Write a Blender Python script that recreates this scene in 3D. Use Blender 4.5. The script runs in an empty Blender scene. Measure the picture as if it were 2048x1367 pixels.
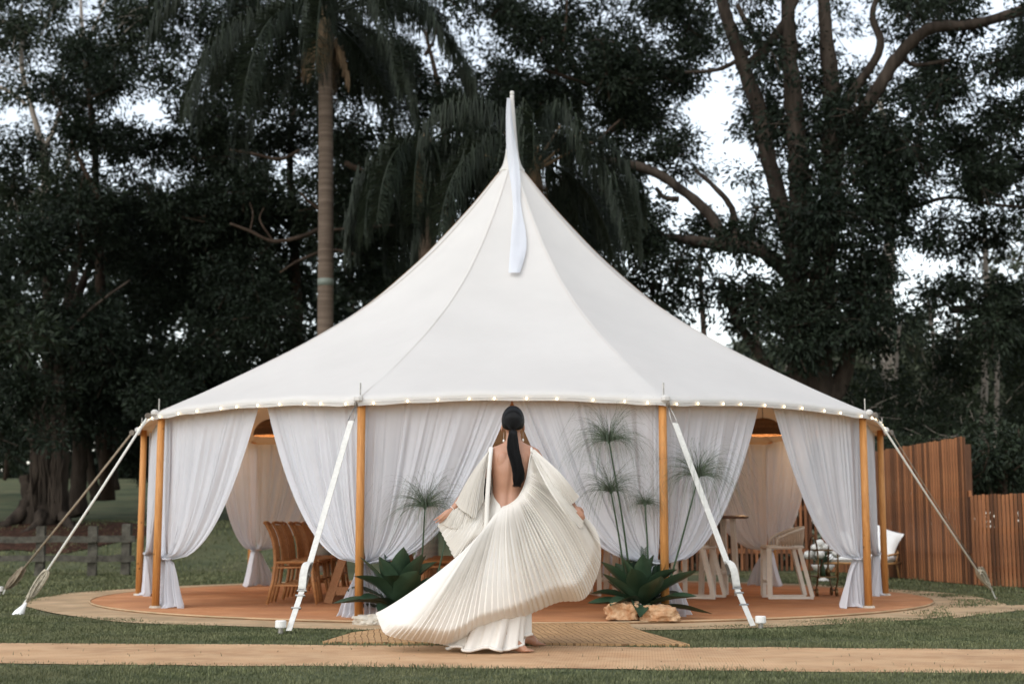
import bpy, bmesh, math, random
import numpy as np
from mathutils import Vector, Matrix, noise as mnoise
from math import sin, cos, pi, radians

random.seed(7)
rng = np.random.default_rng(7)
SC = bpy.context.scene
COL = SC.collection

# ------------------------------------------------------------------ camera
PITCH = math.atan(366.5 / 2844.4)
CAM = Vector((0.0, -17.65, 0.88))
cam_d = bpy.data.cameras.new('camera')
cam = bpy.data.objects.new('camera', cam_d)
COL.objects.link(cam)
cam.location = CAM
cam.rotation_euler = (pi / 2 + PITCH, 0, 0)
cam_d.lens = 50.0
cam_d.sensor_width = 36.0
cam_d.clip_end = 2000.0
cam_d.dof.use_dof = True
cam_d.dof.focus_distance = 10.6
cam_d.dof.aperture_fstop = 2.0
SC.camera = cam

# ------------------------------------------------------------------ world, sun, exposure
SUN_EL, SUN_AZ = radians(40), radians(-145)      # high soft light from behind the camera, to the left
w = bpy.data.worlds.new('World')
SC.world = w
w.use_nodes = True
nt = w.node_tree
nt.nodes.clear()
sky = nt.nodes.new('ShaderNodeTexSky')
sky.sky_type = 'NISHITA'
sky.sun_disc = False
sky.sun_elevation = SUN_EL
sky.sun_rotation = SUN_AZ
sky.dust_density = 0.7
sky.air_density = 1.3
hs = nt.nodes.new('ShaderNodeHueSaturation')
hs.inputs['Saturation'].default_value = 0.40
bg = nt.nodes.new('ShaderNodeBackground')
bg.inputs['Strength'].default_value = 0.15
wo = nt.nodes.new('ShaderNodeOutputWorld')
nt.links.new(sky.outputs[0], hs.inputs['Color'])
nt.links.new(hs.outputs[0], bg.inputs['Color'])
nt.links.new(bg.outputs[0], wo.inputs['Surface'])

sd = bpy.data.lights.new('sun', 'SUN')
sd.energy = 0.9
sd.angle = radians(60)
sd.color = (1.0, 0.985, 0.96)
so = bpy.data.objects.new('sun', sd)
COL.objects.link(so)
so.location = (-10, -30, 30)
# direction towards the sun: Nishita rotation 0 = +Y, turning clockwise seen from above
sdir = Vector((sin(SUN_AZ) * cos(SUN_EL), cos(SUN_AZ) * cos(SUN_EL), sin(SUN_EL)))
so.rotation_euler = sdir.to_track_quat('Z', 'Y').to_euler()

SC.view_settings.view_transform = 'Standard'
SC.view_settings.look = 'None'
SC.view_settings.gamma = 1.0
SC.view_settings.use_curve_mapping = False
SC.view_settings.exposure = 0.78
SC.render.engine = 'CYCLES'
SC.cycles.use_denoising = True
SC.cycles.max_bounces = 8
SC.cycles.transparent_max_bounces = 16
SC.cycles.sample_clamp_indirect = 6.0

# ------------------------------------------------------------------ helpers
_c, _s = cos(PITCH), sin(PITCH)
def ray(px, py):
    u = (px - 1024) / 2844.4
    v = (683.5 - py) / 2844.4
    return u, _c - v * _s, _s + v * _c
def at(px, py, y):
    """the place at depth y (metres, world) that was measured at px, py on the photograph"""
    r = ray(px, py)
    t = (y - CAM.y) / r[1]
    return Vector((r[0] * t, y, CAM.z + r[2] * t))
def gnd(px, py, z=0.0):
    r = ray(px, py)
    t = (z - CAM.z) / r[2]
    return Vector((r[0] * t, CAM.y + r[1] * t, z))

def sm(a, b, x):
    t = min(1, max(0, (x - a) / (b - a)))
    return t * t * (3 - 2 * t)
def lerp(a, b, t):
    return a + (b - a) * t
def interp(xs, ys, x):
    return float(np.interp(x, xs, ys))

class MB:
    def __init__(s):
        s.v = []; s.f = []; s.mi = []; s.m = 0
    def add(s, vs, fs):
        o = len(s.v)
        s.v.extend([tuple(v) for v in vs])
        for f in fs:
            s.f.append(tuple(i + o for i in f)); s.mi.append(s.m)
        return s
    def box(s, c, size, rot=None, bev=0.0):
        hx, hy, hz = size[0] / 2, size[1] / 2, size[2] / 2
        if bev > 0:
            b = bev
            vs = []
            for sz in (-1, 1):
                for (ix, iy) in ((1, 1),):
                    pass
            ring = [(hx - b, -hy), (hx, -hy + b), (hx, hy - b), (hx - b, hy), (-hx + b, hy), (-hx, hy - b), (-hx, -hy + b), (-hx + b, -hy)]
            ri = [(x * (1 - b / max(hx, 1e-6)), y * (1 - b / max(hy, 1e-6))) for x, y in ring]
            for (rr, z) in ((ri, -hz), (ring, -hz + b), (ring, hz - b), (ri, hz)):
                vs += [Vector((x, y, z)) for x, y in rr]
            fs = [tuple(range(7, -1, -1)), tuple(range(24, 32))]
            for k in range(3):
                for i in range(8):
                    j = (i + 1) % 8
                    fs.append((k * 8 + i, k * 8 + j, k * 8 + 8 + j, k * 8 + 8 + i))
        else:
            vs = [Vector((x * hx, y * hy, z * hz)) for z in (-1, 1) for y in (-1, 1) for x in (-1, 1)]
            fs = [(0, 2, 3, 1), (4, 5, 7, 6), (0, 1, 5, 4), (2, 6, 7, 3), (0, 4, 6, 2), (1, 3, 7, 5)]
        if rot is not None:
            vs = [rot @ v for v in vs]
        c = Vector(c)
        return s.add([v + c for v in vs], fs)
    def bar(s, p, q, wid, thick, up=Vector((0, 0, 1))):
        p, q = Vector(p), Vector(q)
        d = (q - p); L = d.length; d.normalize()
        x = d.cross(up)
        if x.length < 1e-4: x = d.cross(Vector((1, 0, 0)))
        x.normalize(); z = x.cross(d)
        R = Matrix((x, d, z)).transposed()
        return s.box((p + q) / 2, (wid, L, thick), R)
    def tube(s, pts, rad, seg=8, cap=True, flat=1.0, upv=None):
        pts = [Vector(p) for p in pts]
        n = len(pts)
        if not hasattr(rad, '__len__'): rad = [rad] * n
        d0 = (pts[1] - pts[0]).normalized()
        ref = Vector(upv) if upv is not None else (Vector((0, 0, 1)) if abs(d0.z) < .9 else Vector((1, 0, 0)))
        vs = []
        x = d0.cross(ref).normalized()
        for i, p in enumerate(pts):
            d = (pts[min(i + 1, n - 1)] - pts[max(i - 1, 0)])
            if d.length < 1e-9: d = d0.copy()
            d.normalize()
            x = x - d * x.dot(d)
            if x.length < 1e-6: x = d.orthogonal()
            x.normalize()
            y = d.cross(x)
            for k in range(seg):
                a = 2 * pi * k / seg
                vs.append(p + (x * cos(a) + y * sin(a) * flat) * rad[i])
        fs = []
        for i in range(n - 1):
            for k in range(seg):
                k2 = (k + 1) % seg
                fs.append((i * seg + k, i * seg + k2, (i + 1) * seg + k2, (i + 1) * seg + k))
        if cap:
            fs.append(tuple(range(seg - 1, -1, -1)))
            fs.append(tuple((n - 1) * seg + k for k in range(seg)))
        return s.add(vs, fs)
    def lathe(s, prof, c=(0, 0, 0), seg=24):
        c = Vector(c); vs = []; fs = []
        for r, z in prof:
            for k in range(seg):
                a = 2 * pi * k / seg
                vs.append(c + Vector((r * cos(a), r * sin(a), z)))
        for i in range(len(prof) - 1):
            for k in range(seg):
                k2 = (k + 1) % seg
                fs.append((i * seg + k, i * seg + k2, (i + 1) * seg + k2, (i + 1) * seg + k))
        return s.add(vs, fs)
    def loft(s, rings, cap=True):
        n = len(rings[0]); vs = [v for r in rings for v in r]; fs = []
        for i in range(len(rings) - 1):
            for k in range(n):
                k2 = (k + 1) % n
                fs.append((i * n + k, i * n + k2, (i + 1) * n + k2, (i + 1) * n + k))
        if cap:
            fs.append(tuple(range(n - 1, -1, -1)))
            fs.append(tuple((len(rings) - 1) * n + k for k in range(n)))
        return s.add(vs, fs)
    def grid(s, rows):
        n = len(rows[0]); vs = [v for r in rows for v in r]
        fs = [(i * n + k, i * n + k + 1, (i + 1) * n + k + 1, (i + 1) * n + k) for i in range(len(rows) - 1) for k in range(n - 1)]
        return s.add(vs, fs)
    def ell(s, c, r, nu=16, nv=10, rot=None):
        c = Vector(c); vs = []; fs = []
        for j in range(nv + 1):
            th = pi * j / nv
            for i in range(nu):
                a = 2 * pi * i / nu
                v = Vector((r[0] * sin(th) * cos(a), r[1] * sin(th) * sin(a), r[2] * cos(th)))
                if rot is not None: v = rot @ v
                vs.append(c + v)
        for j in range(nv):
            for i in range(nu):
                i2 = (i + 1) % nu
                fs.append((j * nu + i, (j + 1) * nu + i, (j + 1) * nu + i2, j * nu + i2))
        return s.add(vs, fs)
    def mesh(s, name, smooth=False):
        me = bpy.data.meshes.new(name)
        me.from_pydata(s.v, [], s.f)
        if any(s.mi): me.polygons.foreach_set('material_index', s.mi)
        if smooth: me.polygons.foreach_set('use_smooth', [True] * len(me.polygons))
        me.update()
        return me
    def build(s, name, mats, parent=None, smooth=False):
        return link(name, s.mesh(name, smooth), mats, parent)

def link(name, me, mats, parent=None):
    o = bpy.data.objects.new(name, me)
    COL.objects.link(o)
    if mats is not None:
        for m in (mats if isinstance(mats, (list, tuple)) else [mats]): me.materials.append(m)
    if parent is not None: attach(o, parent)
    return o

def attach(o, parent):
    o.parent = parent
    base = parent
    while base.parent is not None: base = base.parent
    if parent.parent is None:                      # world coordinates were used: cancel the base's offset
        o.matrix_parent_inverse = Matrix.Translation(-parent.location)

def tag(o, label=None, cat=None, group=None, kind=None):
    if label: o['label'] = label
    if cat: o['category'] = cat
    if group: o['group'] = group
    if kind: o['kind'] = kind
    return o

def thing(name, label, cat, loc=(0, 0, 0), group=None):
    o = bpy.data.objects.new(name, None)
    o.empty_display_size = .1
    COL.objects.link(o)
    o.location = loc
    return tag(o, label, cat, group)

def kids(o):
    return [c for c in COL.objects if c.parent == o]

def dup(o, parent=None):
    c = o.copy(); COL.objects.link(c)
    c.parent = parent
    for ch in kids(o): dup(ch, c)
    return c

def fast_mesh(name, verts, quads, smooth=False):
    """verts (n,3), quads (m,4) -> mesh, quickly"""
    me = bpy.data.meshes.new(name)
    nv, nf = len(verts), len(quads); k = quads.shape[1]
    me.vertices.add(nv); me.loops.add(nf * k); me.polygons.add(nf)
    me.vertices.foreach_set('co', np.asarray(verts, np.float32).ravel())
    me.loops.foreach_set('vertex_index', np.asarray(quads, np.int32).ravel())
    me.polygons.foreach_set('loop_start', np.arange(0, nf * k, k, dtype=np.int32))
    me.polygons.foreach_set('use_smooth', np.full(nf, smooth))
    me.update(calc_edges=True)
    return me

def spline(pts, n):
    """Catmull-Rom through points (tuples of any length)"""
    P = [np.array(p, float) for p in pts]
    P = [2 * P[0] - P[1]] + P + [2 * P[-1] - P[-2]]
    out = []
    m = len(P) - 3
    for i in range(n + 1):
        t = m * i / n
        k = min(int(t), m - 1); f = t - k
        a, b, c, d = P[k:k + 4]
        out.append(.5 * ((2 * b) + (c - a) * f + (2 * a - 5 * b + 4 * c - d) * f * f + (3 * b - a - 3 * c + d) * f ** 3))
    return out

# ------------------------------------------------------------------ materials
def pmat(name, col, rough=.6, var=.15, vscale=6.0, bump=0.0, bscale=60.0, spec=.35, metal=0.0, stretch=(1, 1, 1),
         transl=0.0, tcol=None, alpha=0.0, island=0.0, col2=None, emit=None, estr=0.0, sheen=0.0, bstretch=None):
    m = bpy.data.materials.new(name); m.use_nodes = True
    t = m.node_tree; N = t.nodes; L = t.links
    N.clear()
    out = N.new('ShaderNodeOutputMaterial')
    b = N.new('ShaderNodeBsdfPrincipled')
    b.inputs['Roughness'].default_value = rough
    b.inputs['Specular IOR Level'].default_value = spec
    b.inputs['Metallic'].default_value = metal
    if sheen: b.inputs['Sheen Weight'].default_value = sheen
    tc = N.new('ShaderNodeTexCoord')
    mp = N.new('ShaderNodeMapping'); mp.inputs['Scale'].default_value = stretch
    L.new(tc.outputs['Object'], mp.inputs['Vector'])
    nz = N.new('ShaderNodeTexNoise'); nz.inputs['Scale'].default_value = vscale; nz.inputs['Detail'].default_value = 6
    nz.inputs['Roughness'].default_value = .62
    L.new(mp.outputs[0], nz.inputs['Vector'])
    rp = N.new('ShaderNodeValToRGB')
    c2 = col2 if col2 else tuple(min(1, c * (1 + var)) for c in col)
    c1 = tuple(c * (1 - var) for c in col) if not col2 else col
    rp.color_ramp.elements[0].position = .32; rp.color_ramp.elements[1].position = .68
    rp.color_ramp.elements[0].color = (*c1, 1); rp.color_ramp.elements[1].color = (*c2, 1)
    L.new(nz.outputs['Fac'], rp.inputs[0])
    colout = rp.outputs[0]
    if island:
        ge = N.new('ShaderNodeNewGeometry')
        mr = N.new('ShaderNodeMapRange'); mr.inputs['To Min'].default_value = 1 - island; mr.inputs['To Max'].default_value = 1 + island
        L.new(ge.outputs['Random Per Island'], mr.inputs['Value'])
        mx = N.new('ShaderNodeVectorMath'); mx.operation = 'SCALE'
        L.new(colout, mx.inputs[0]); L.new(mr.outputs[0], mx.inputs['Scale'])
        colout = mx.outputs[0]
    L.new(colout, b.inputs['Base Color'])
    if emit:
        b.inputs['Emission Color'].default_value = (*emit, 1); b.inputs['Emission Strength'].default_value = estr
    nrm = None
    if bump:
        n2 = N.new('ShaderNodeTexNoise'); n2.inputs['Scale'].default_value = bscale; n2.inputs['Detail'].default_value = 5
        if bstretch:
            mp2 = N.new('ShaderNodeMapping'); mp2.inputs['Scale'].default_value = bstretch
            L.new(tc.outputs['Object'], mp2.inputs['Vector']); L.new(mp2.outputs[0], n2.inputs['Vector'])
        else:
            L.new(mp.outputs[0], n2.inputs['Vector'])
        bp = N.new('ShaderNodeBump'); bp.inputs['Strength'].default_value = bump; bp.inputs['Distance'].default_value = .01
        L.new(n2.outputs['Fac'], bp.inputs['Height']); L.new(bp.outputs[0], b.inputs['Normal']); nrm = bp
    sh = b.outputs[0]
    if transl:
        tr = N.new('ShaderNodeBsdfTranslucent')
        if tcol: tr.inputs['Color'].default_value = (*tcol, 1)
        else: L.new(colout, tr.inputs['Color'])
        if nrm: L.new(nrm.outputs[0], tr.inputs['Normal'])
        ms = N.new('ShaderNodeMixShader'); ms.inputs[0].default_value = transl
        L.new(sh, ms.inputs[1]); L.new(tr.outputs[0], ms.inputs[2]); sh = ms.outputs[0]
    if alpha:
        tp = N.new('ShaderNodeBsdfTransparent')
        ms = N.new('ShaderNodeMixShader'); ms.inputs[0].default_value = alpha
        L.new(sh, ms.inputs[1]); L.new(tp.outputs[0], ms.inputs[2]); sh = ms.outputs[0]
    L.new(sh, out.inputs['Surface'])
    m['_col'] = colout.node.name
    return m

def node_of(m, typ):
    return next(n for n in m.node_tree.nodes if n.bl_idname == typ)

M = {}
M['canvas'] = pmat('canvas', (.645, .622, .585), .75, .035, 1.1, .3, 240, .15, transl=.14, tcol=(.80, .52, .28))
M['webbing'] = pmat('webbing', (.60, .58, .53), .7, .1, 30, .3, 300)
M['rope'] = pmat('rope', (.30, .24, .17), .85, .2, 60, .5, 200)
M['ropewhite'] = pmat('ropewhite', (.72, .70, .63), .8, .1, 60, .4, 200)
M['steel'] = pmat('steel', (.35, .33, .30), .38, .2, 30, .1, 80, metal=.9)
M['pulley'] = pmat('pulley', (.16, .13, .10), .5, .2, 30, .2, 80)
M['sheer'] = pmat('sheer', (.68, .695, .73), .85, .04, 3, .15, 300, .1, transl=.30, tcol=(.80, .80, .84), alpha=.10)
M['sheerdense'] = pmat('sheerdense', (.68, .695, .73), .85, .04, 3, .15, 300, .1, transl=.28, tcol=(.80, .80, .84), alpha=.03)
M['pole'] = pmat('pole_wood', (.40, .16, .040), .55, .25, 9, .15, 40, stretch=(8, 8, .55), col2=(.60, .28, .085))
M['wood'] = pmat('honey_wood', (.30, .135, .05), .5, .2, 10, .15, 40, stretch=(3, 3, 3), col2=(.44, .21, .085))
M['tablewood'] = pmat('table_wood', (.30, .13, .05), .5, .2, 10, .15, 40, stretch=(6, .6, 6), col2=(.42, .20, .09))
M['darkwood'] = pmat('dark_table_wood', (.10, .045, .022), .4, .2, 10, .1, 40, stretch=(1, 8, 8))
M['whitefurn'] = pmat('white_furniture', (.66, .60, .52), .55, .05, 10, .1, 60)
M['cord'] = pmat('woven_cord', (.55, .44, .34), .8, .12, 40, .4, 200)
M['rattan'] = pmat('rattan', (.42, .22, .085), .5, .25, 30, .3, 120)
M['lampshade'] = pmat('lamp_rattan', (.20, .11, .055), .7, .25, 40, .4, 120, island=.2)
M['brass'] = pmat('dark_brass', (.16, .10, .045), .4, .2, 20, metal=.8)
M['linen'] = pmat('linen', (.74, .70, .66), .9, .05, 8, .4, 120, sheen=.2)
M['cushion'] = pmat('cushion', (.82, .81, .78), .9, .03, 8, .3, 60, sheen=.2)
M['ceramic'] = pmat('ceramic', (.78, .75, .70), .4, .04, 6)
M['petal'] = pmat('petal', (.82, .80, .74), .6, .06, 20, transl=.2)
M['stemgreen'] = pmat('stem_green', (.035, .065, .030), .5, .2, 12, .1, 60)
M['agave'] = pmat('agave', (.020, .042, .020), .42, .3, 4, .1, 30, .4, col2=(.048, .082, .046))
M['papyrus'] = pmat('papyrus', (.075, .10, .060), .6, .2, 8, island=.35)
M['rock'] = pmat('clay_rock', (.36, .15, .055), .85, .3, 11, 1.0, 26, col2=(.62, .42, .25))
M['palerock'] = pmat('pale_rock', (.60, .55, .46), .75, .2, 10, .6, 24, col2=(.40, .33, .25))
M['skin'] = pmat('skin', (.40, .205, .128), .45, .08, 14, .06, 160, .4, col2=(.45, .235, .15))
b_ = node_of(M['skin'], 'ShaderNodeBsdfPrincipled'); b_.inputs['Subsurface Weight'].default_value = .12; b_.inputs['Subsurface Radius'].default_value = (.012, .005, .003); b_.inputs['Subsurface Scale'].default_value = 1.0
M['hair'] = pmat('hair', (.004, .0035, .0035), .42, .4, 60, .5, 90, .22, stretch=(14, 14, 1.0))
M['satin'] = pmat('satin', (.77, .725, .66), .40, .03, 6, .12, 220, .35, transl=.08, sheen=.1)
M['gold'] = pmat('gold', (.75, .52, .2), .25, .05, 10, metal=1.0)
M['pearl'] = pmat('pearl', (.85, .82, .76), .2, .02, 10)
M['nail'] = pmat('nail', (.55, .27, .22), .3, .05, 10)
M['lip'] = pmat('lip', (.38, .12, .10), .4, .05, 10)
M['eyewhite'] = pmat('eyewhite', (.75, .73, .70), .2, .02, 10)
M['iris'] = pmat('iris', (.03, .018, .01), .15, .1, 10)
M['bulb'] = pmat('bulb', (.9, .8, .6), .3, .02, 10, emit=(1.0, .74, .40), estr=4.5)
M['wire'] = pmat('wire', (.12, .10, .07), .6, .1, 10)
M['slat'] = pmat('slat_wood', (.16, .058, .024), .6, .3, 7, .3, 40, stretch=(6, 6, .5), col2=(.35, .145, .058))
t_ = M['slat'].node_tree
oi = t_.nodes.new('ShaderNodeObjectInfo'); mr = t_.nodes.new('ShaderNodeMapRange'); mr.inputs['To Min'].default_value = .38; mr.inputs['To Max'].default_value = 1.35
vm = t_.nodes.new('ShaderNodeVectorMath'); vm.operation = 'SCALE'
t_.links.new(oi.outputs['Random'], mr.inputs['Value'])
rp_ = node_of(M['slat'], 'ShaderNodeValToRGB')
t_.links.new(rp_.outputs[0], vm.inputs[0]); t_.links.new(mr.outputs[0], vm.inputs['Scale'])
t_.links.new(vm.outputs[0], node_of(M['slat'], 'ShaderNodeBsdfPrincipled').inputs['Base Color'])
M['greywood'] = pmat('weathered_wood', (.040, .034, .026), .9, .3, 9, .8, 40, col2=(.115, .105, .080))
M['bark'] = pmat('bark', (.030, .020, .014), .95, .4, 5, 1.0, 14, spec=.1, stretch=(1, 1, .5), col2=(.065, .046, .034))
M['figbark'] = pmat('fig_bark', (.018, .014, .011), .95, .3, 3, 1.0, 12, spec=.1, stretch=(2, 2, .35), col2=(.070, .054, .042))
M['palebark'] = pmat('pale_bark', (.24, .20, .16), .8, .3, 4, .5, 12, col2=(.36, .31, .26))
M['palmbark'] = pmat('palm_bark', (.075, .052, .036), .9, .3, 2.0, .8, 9, stretch=(.4, .4, 9), col2=(.15, .11, .080))
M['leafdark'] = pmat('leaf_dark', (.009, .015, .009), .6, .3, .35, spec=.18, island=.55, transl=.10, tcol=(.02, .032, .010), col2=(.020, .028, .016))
M['leafmid'] = pmat('leaf_mid', (.016, .024, .013), .6, .3, .4, spec=.2, island=.5, transl=.12, tcol=(.03, .045, .015), col2=(.032, .042, .023))
M['leafpale'] = pmat('leaf_pale', (.055, .068, .040), .55, .3, .4, spec=.3, island=.45, transl=.15, tcol=(.07, .09, .04), col2=(.10, .11, .065))
M['frond'] = pmat('frond', (.012, .018, .011), .6, .25, .8, spec=.2, island=.4, transl=.10, tcol=(.03, .04, .018), col2=(.026, .033, .020))
M['fronddry'] = pmat('frond_dry', (.15, .095, .05), .7, .25, 1.5, island=.4, col2=(.22, .15, .085))
M['grass'] = pmat('grass_blade', (.090, .104, .044), .65, .3, 1.2, spec=.2, island=.5, transl=.2, tcol=(.10, .13, .055), col2=(.225, .225, .110))
M['band'] = pmat('trunk_band', (.15, .17, .14), .6, .1, 10)

# knots in the pole wood
t_ = M['pole'].node_tree
vo_ = t_.nodes.new('ShaderNodeTexVoronoi'); vo_.inputs['Scale'].default_value = 7.5
tc_ = node_of(M['pole'], 'ShaderNodeTexCoord'); t_.links.new(tc_.outputs['Object'], vo_.inputs['Vector'])
mr_ = t_.nodes.new('ShaderNodeMapRange'); mr_.inputs['From Min'].default_value = .06; mr_.inputs['From Max'].default_value = .13; mr_.inputs['To Min'].default_value = .28
t_.links.new(vo_.outputs['Distance'], mr_.inputs['Value'])
vm_ = t_.nodes.new('ShaderNodeVectorMath'); vm_.operation = 'SCALE'
t_.links.new(node_of(M['pole'], 'ShaderNodeValToRGB').outputs[0], vm_.inputs[0]); t_.links.new(mr_.outputs[0], vm_.inputs['Scale'])
t_.links.new(vm_.outputs[0], node_of(M['pole'], 'ShaderNodeBsdfPrincipled').inputs['Base Color'])
# inner face of the single canvas sheet: warm, dim interior light painted in as tan
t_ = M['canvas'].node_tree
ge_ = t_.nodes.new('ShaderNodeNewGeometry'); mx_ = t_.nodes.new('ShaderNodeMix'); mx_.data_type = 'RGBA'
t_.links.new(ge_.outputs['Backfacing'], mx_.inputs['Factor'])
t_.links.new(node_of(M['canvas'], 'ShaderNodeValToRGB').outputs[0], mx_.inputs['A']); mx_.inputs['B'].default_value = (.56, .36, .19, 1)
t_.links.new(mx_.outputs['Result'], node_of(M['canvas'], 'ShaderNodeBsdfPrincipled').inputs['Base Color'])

def stripes(m, scale, axis_rot, strength, dark, dist=0.0, brick=False):
    """woven relief and weave tint on a matting material"""
    t = m.node_tree; N = t.nodes; L = t.links
    tc = node_of(m, 'ShaderNodeTexCoord')
    mp = N.new('ShaderNodeMapping'); mp.inputs['Rotation'].default_value = (0, 0, axis_rot)
    L.new(tc.outputs['Object'], mp.inputs['Vector'])
    bsdf = node_of(m, 'ShaderNodeBsdfPrincipled'); rp = node_of(m, 'ShaderNodeValToRGB')
    mx = N.new('ShaderNodeMix'); mx.data_type = 'RGBA'; mx.blend_type = 'MULTIPLY'; mx.inputs['Factor'].default_value = strength
    if brick:
        wv = N.new('ShaderNodeTexBrick'); wv.inputs['Scale'].default_value = scale
        wv.inputs['Color1'].default_value = (1, 1, 1, 1); wv.inputs['Color2'].default_value = (.8, .8, .8, 1); wv.inputs['Mortar'].default_value = (*dark, 1)
        wv.inputs['Mortar Size'].default_value = .030; wv.inputs['Brick Width'].default_value = 1.1; wv.inputs['Row Height'].default_value = .40
        wv.inputs['Bias'].default_value = -.3
        nz = N.new('ShaderNodeTexNoise'); nz.inputs['Scale'].default_value = 3.0
        vm = N.new('ShaderNodeVectorMath'); vm.operation = 'MULTIPLY_ADD'; vm.inputs[1].default_value = (.06, .06, 0)
        L.new(mp.outputs[0], nz.inputs['Vector']); L.new(nz.outputs['Color'], vm.inputs[0]); L.new(mp.outputs[0], vm.inputs[2])
        L.new(vm.outputs[0], wv.inputs['Vector']); src = wv.outputs['Color']
    else:
        wv = N.new('ShaderNodeTexWave'); wv.inputs['Scale'].default_value = scale; wv.inputs['Distortion'].default_value = dist
        wv.inputs['Detail'].default_value = 3; wv.inputs['Detail Scale'].default_value = 2.0
        L.new(mp.outputs[0], wv.inputs['Vector'])
        r2 = N.new('ShaderNodeValToRGB'); r2.color_ramp.elements[0].color = (*dark, 1); r2.color_ramp.elements[1].color = (1, 1, 1, 1)
        r2.color_ramp.elements[0].position = .1; r2.color_ramp.elements[1].position = .6
        L.new(wv.outputs['Fac'], r2.inputs[0]); src = r2.outputs[0]
    L.new(rp.outputs[0], mx.inputs['A']); L.new(src, mx.inputs['B'])
    L.new(mx.outputs['Result'], bsdf.inputs['Base Color'])

def patchy(m, scale, tint, amount):
    t = m.node_tree; N = t.nodes; L = t.links
    ge = N.new('ShaderNodeNewGeometry')
    nz = N.new('ShaderNodeTexNoise'); nz.inputs['Scale'].default_value = scale; nz.inputs['Detail'].default_value = 3
    L.new(ge.outputs['Position'], nz.inputs['Vector'])
    mr = N.new('ShaderNodeMapRange'); mr.inputs['From Min'].default_value = .42; mr.inputs['From Max'].default_value = .66; mr.inputs['To Max'].default_value = amount
    L.new(nz.outputs['Fac'], mr.inputs['Value'])
    b = node_of(m, 'ShaderNodeBsdfPrincipled'); src = b.inputs['Base Color'].links[0].from_socket
    mx = N.new('ShaderNodeMix'); mx.data_type = 'RGBA'
    L.new(mr.outputs[0], mx.inputs['Factor']); L.new(src, mx.inputs['A']); mx.inputs['B'].default_value = (*tint, 1)
    L.new(mx.outputs['Result'], b.inputs['Base Color'])
patchy(M['grass'], .7, (.165, .158, .080), .85)
patchy(M['grass'], 3.5, (.045, .060, .030), .55)
M['ground'] = pmat('lawn', (.052, .066, .036), .9, .3, 1.1, .9, 45, .1, col2=(.120, .128, .070))
patchy(M['ground'], .8, (.14, .13, .07), .6)
M['path'] = pmat('path_jute', (.53, .305, .160), .9, .16, 1.3, .8, 150, .1, col2=(.72, .475, .28), stretch=(.5, 1.6, 1))
stripes(M['path'], 16, 0.09, .45, (.70, .62, .55), 3.0)
patchy(M['path'], 1.7, (.42, .245, .135), .65)
patchy(M['path'], 7.0, (.64, .43, .255), .5)
M['mat'] = pmat('woven_mat', (.44, .25, .115), .85, .18, 5, .6, 120, .15, col2=(.58, .36, .18))
stripes(M['mat'], 8.0, radians(84), .85, (.13, .09, .055), brick=True)
M['floor'] = pmat('floor_jute', (.47, .205, .092), .9, .16, 2.5, .6, 150, .1, col2=(.62, .31, .155))
stripes(M['floor'], 30, 0.3, .3, (.7, .62, .55), 4.0)
M['ring'] = pmat('ring_jute', (.50, .33, .19), .9, .16, 3.0, .6, 140, .1, col2=(.64, .46, .29))
stripes(M['ring'], 22, 1.2, .3, (.75, .68, .6), 4.0)
patchy(M['floor'], 1.1, (.40, .19, .10), .7)
patchy(M['ring'], 1.6, (.36, .25, .15), .75)
patchy(M['ring'], 6.0, (.26, .21, .12), .4)
patchy(M['mat'], 2.0, (.36, .21, .11), .5)
M['mulch'] = pmat('mulch', (.016, .009, .006), .95, .5, 9, 1.0, 20, .1, col2=(.085, .042, .028))
# ================================================================== SETTING
def hgt(x, y):
    h = .95 * sm(9.5, 15.5, y) + 1.7 * sm(15.0, 38.0, y) + .9 * sm(38, 120, y)
    h *= 1 - sm(-3.5, 3.0, x)
    h += .05 * mnoise.noise(Vector((x * .25, y * .25, 3.1))) * sm(6, 14, y)
    return h

def sheet(name, xs, ys, z0, mat):
    rows = [[(x, y, hgt(x, y) + z0) for x in xs] for y in ys]
    mb = MB(); mb.grid(rows)
    return tag(mb.build(name, mat, None, True), kind='structure')
xs = list(np.concatenate([np.linspace(-160, -24, 18), np.linspace(-22, 16, 60), np.linspace(18, 160, 18)]))
ys = list(np.concatenate([np.linspace(-60, -14, 10), np.linspace(-12, 45, 90), np.linspace(48, 320, 24)]))
sheet('lawn', xs, ys, 0.0, M['ground'])

TC = Vector((0, 0.13, 0))        # centre of the tent
R = 4.60; H = 2.03
FR, RR = 4.98, 5.72

def patch(name, poly, z, mat):
    mb = MB(); mb.add([(p[0], p[1], z) for p in poly], [tuple(range(len(poly)))])
    return tag(mb.build(name, mat), kind='structure')
def wob(p, q, n, a, seed):
    out = []
    for i in range(n):
        t = i / (n - 1)
        x, y = lerp(p[0], q[0], t), lerp(p[1], q[1], t)
        out.append((x, y + a * mnoise.noise(Vector((x * 1.3, seed, 0))) + .4 * a * mnoise.noise(Vector((x * 5, seed, 7)))))
    return out
PATH = wob((-14, -6.02), (14, -8.06), 260, .10, 1.0) + wob((14, -10.05), (-14, -7.30), 260, .09, 5.0)
def in_poly(x, y, poly):
    c = False; j = len(poly) - 1
    for i in range(len(poly)):
        xi, yi = poly[i]; xj, yj = poly[j]
        if (yi > y) != (yj > y) and x < (xj - xi) * (y - yi) / (yj - yi) + xi: c = not c
        j = i
    return c
APPR = [(-1.42, -6.80), (-1.30, -5.9), (-1.02, -5.25), (-.98, -4.7), (1.05, -4.7), (1.02, -5.3), (1.10, -5.9), (1.30, -7.05)]
patch('footpath', PATH, .006, M['path'])
mb = MB(); mb.add([(x, y, .020) for x, y in APPR], [tuple(range(len(APPR)))])
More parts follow.
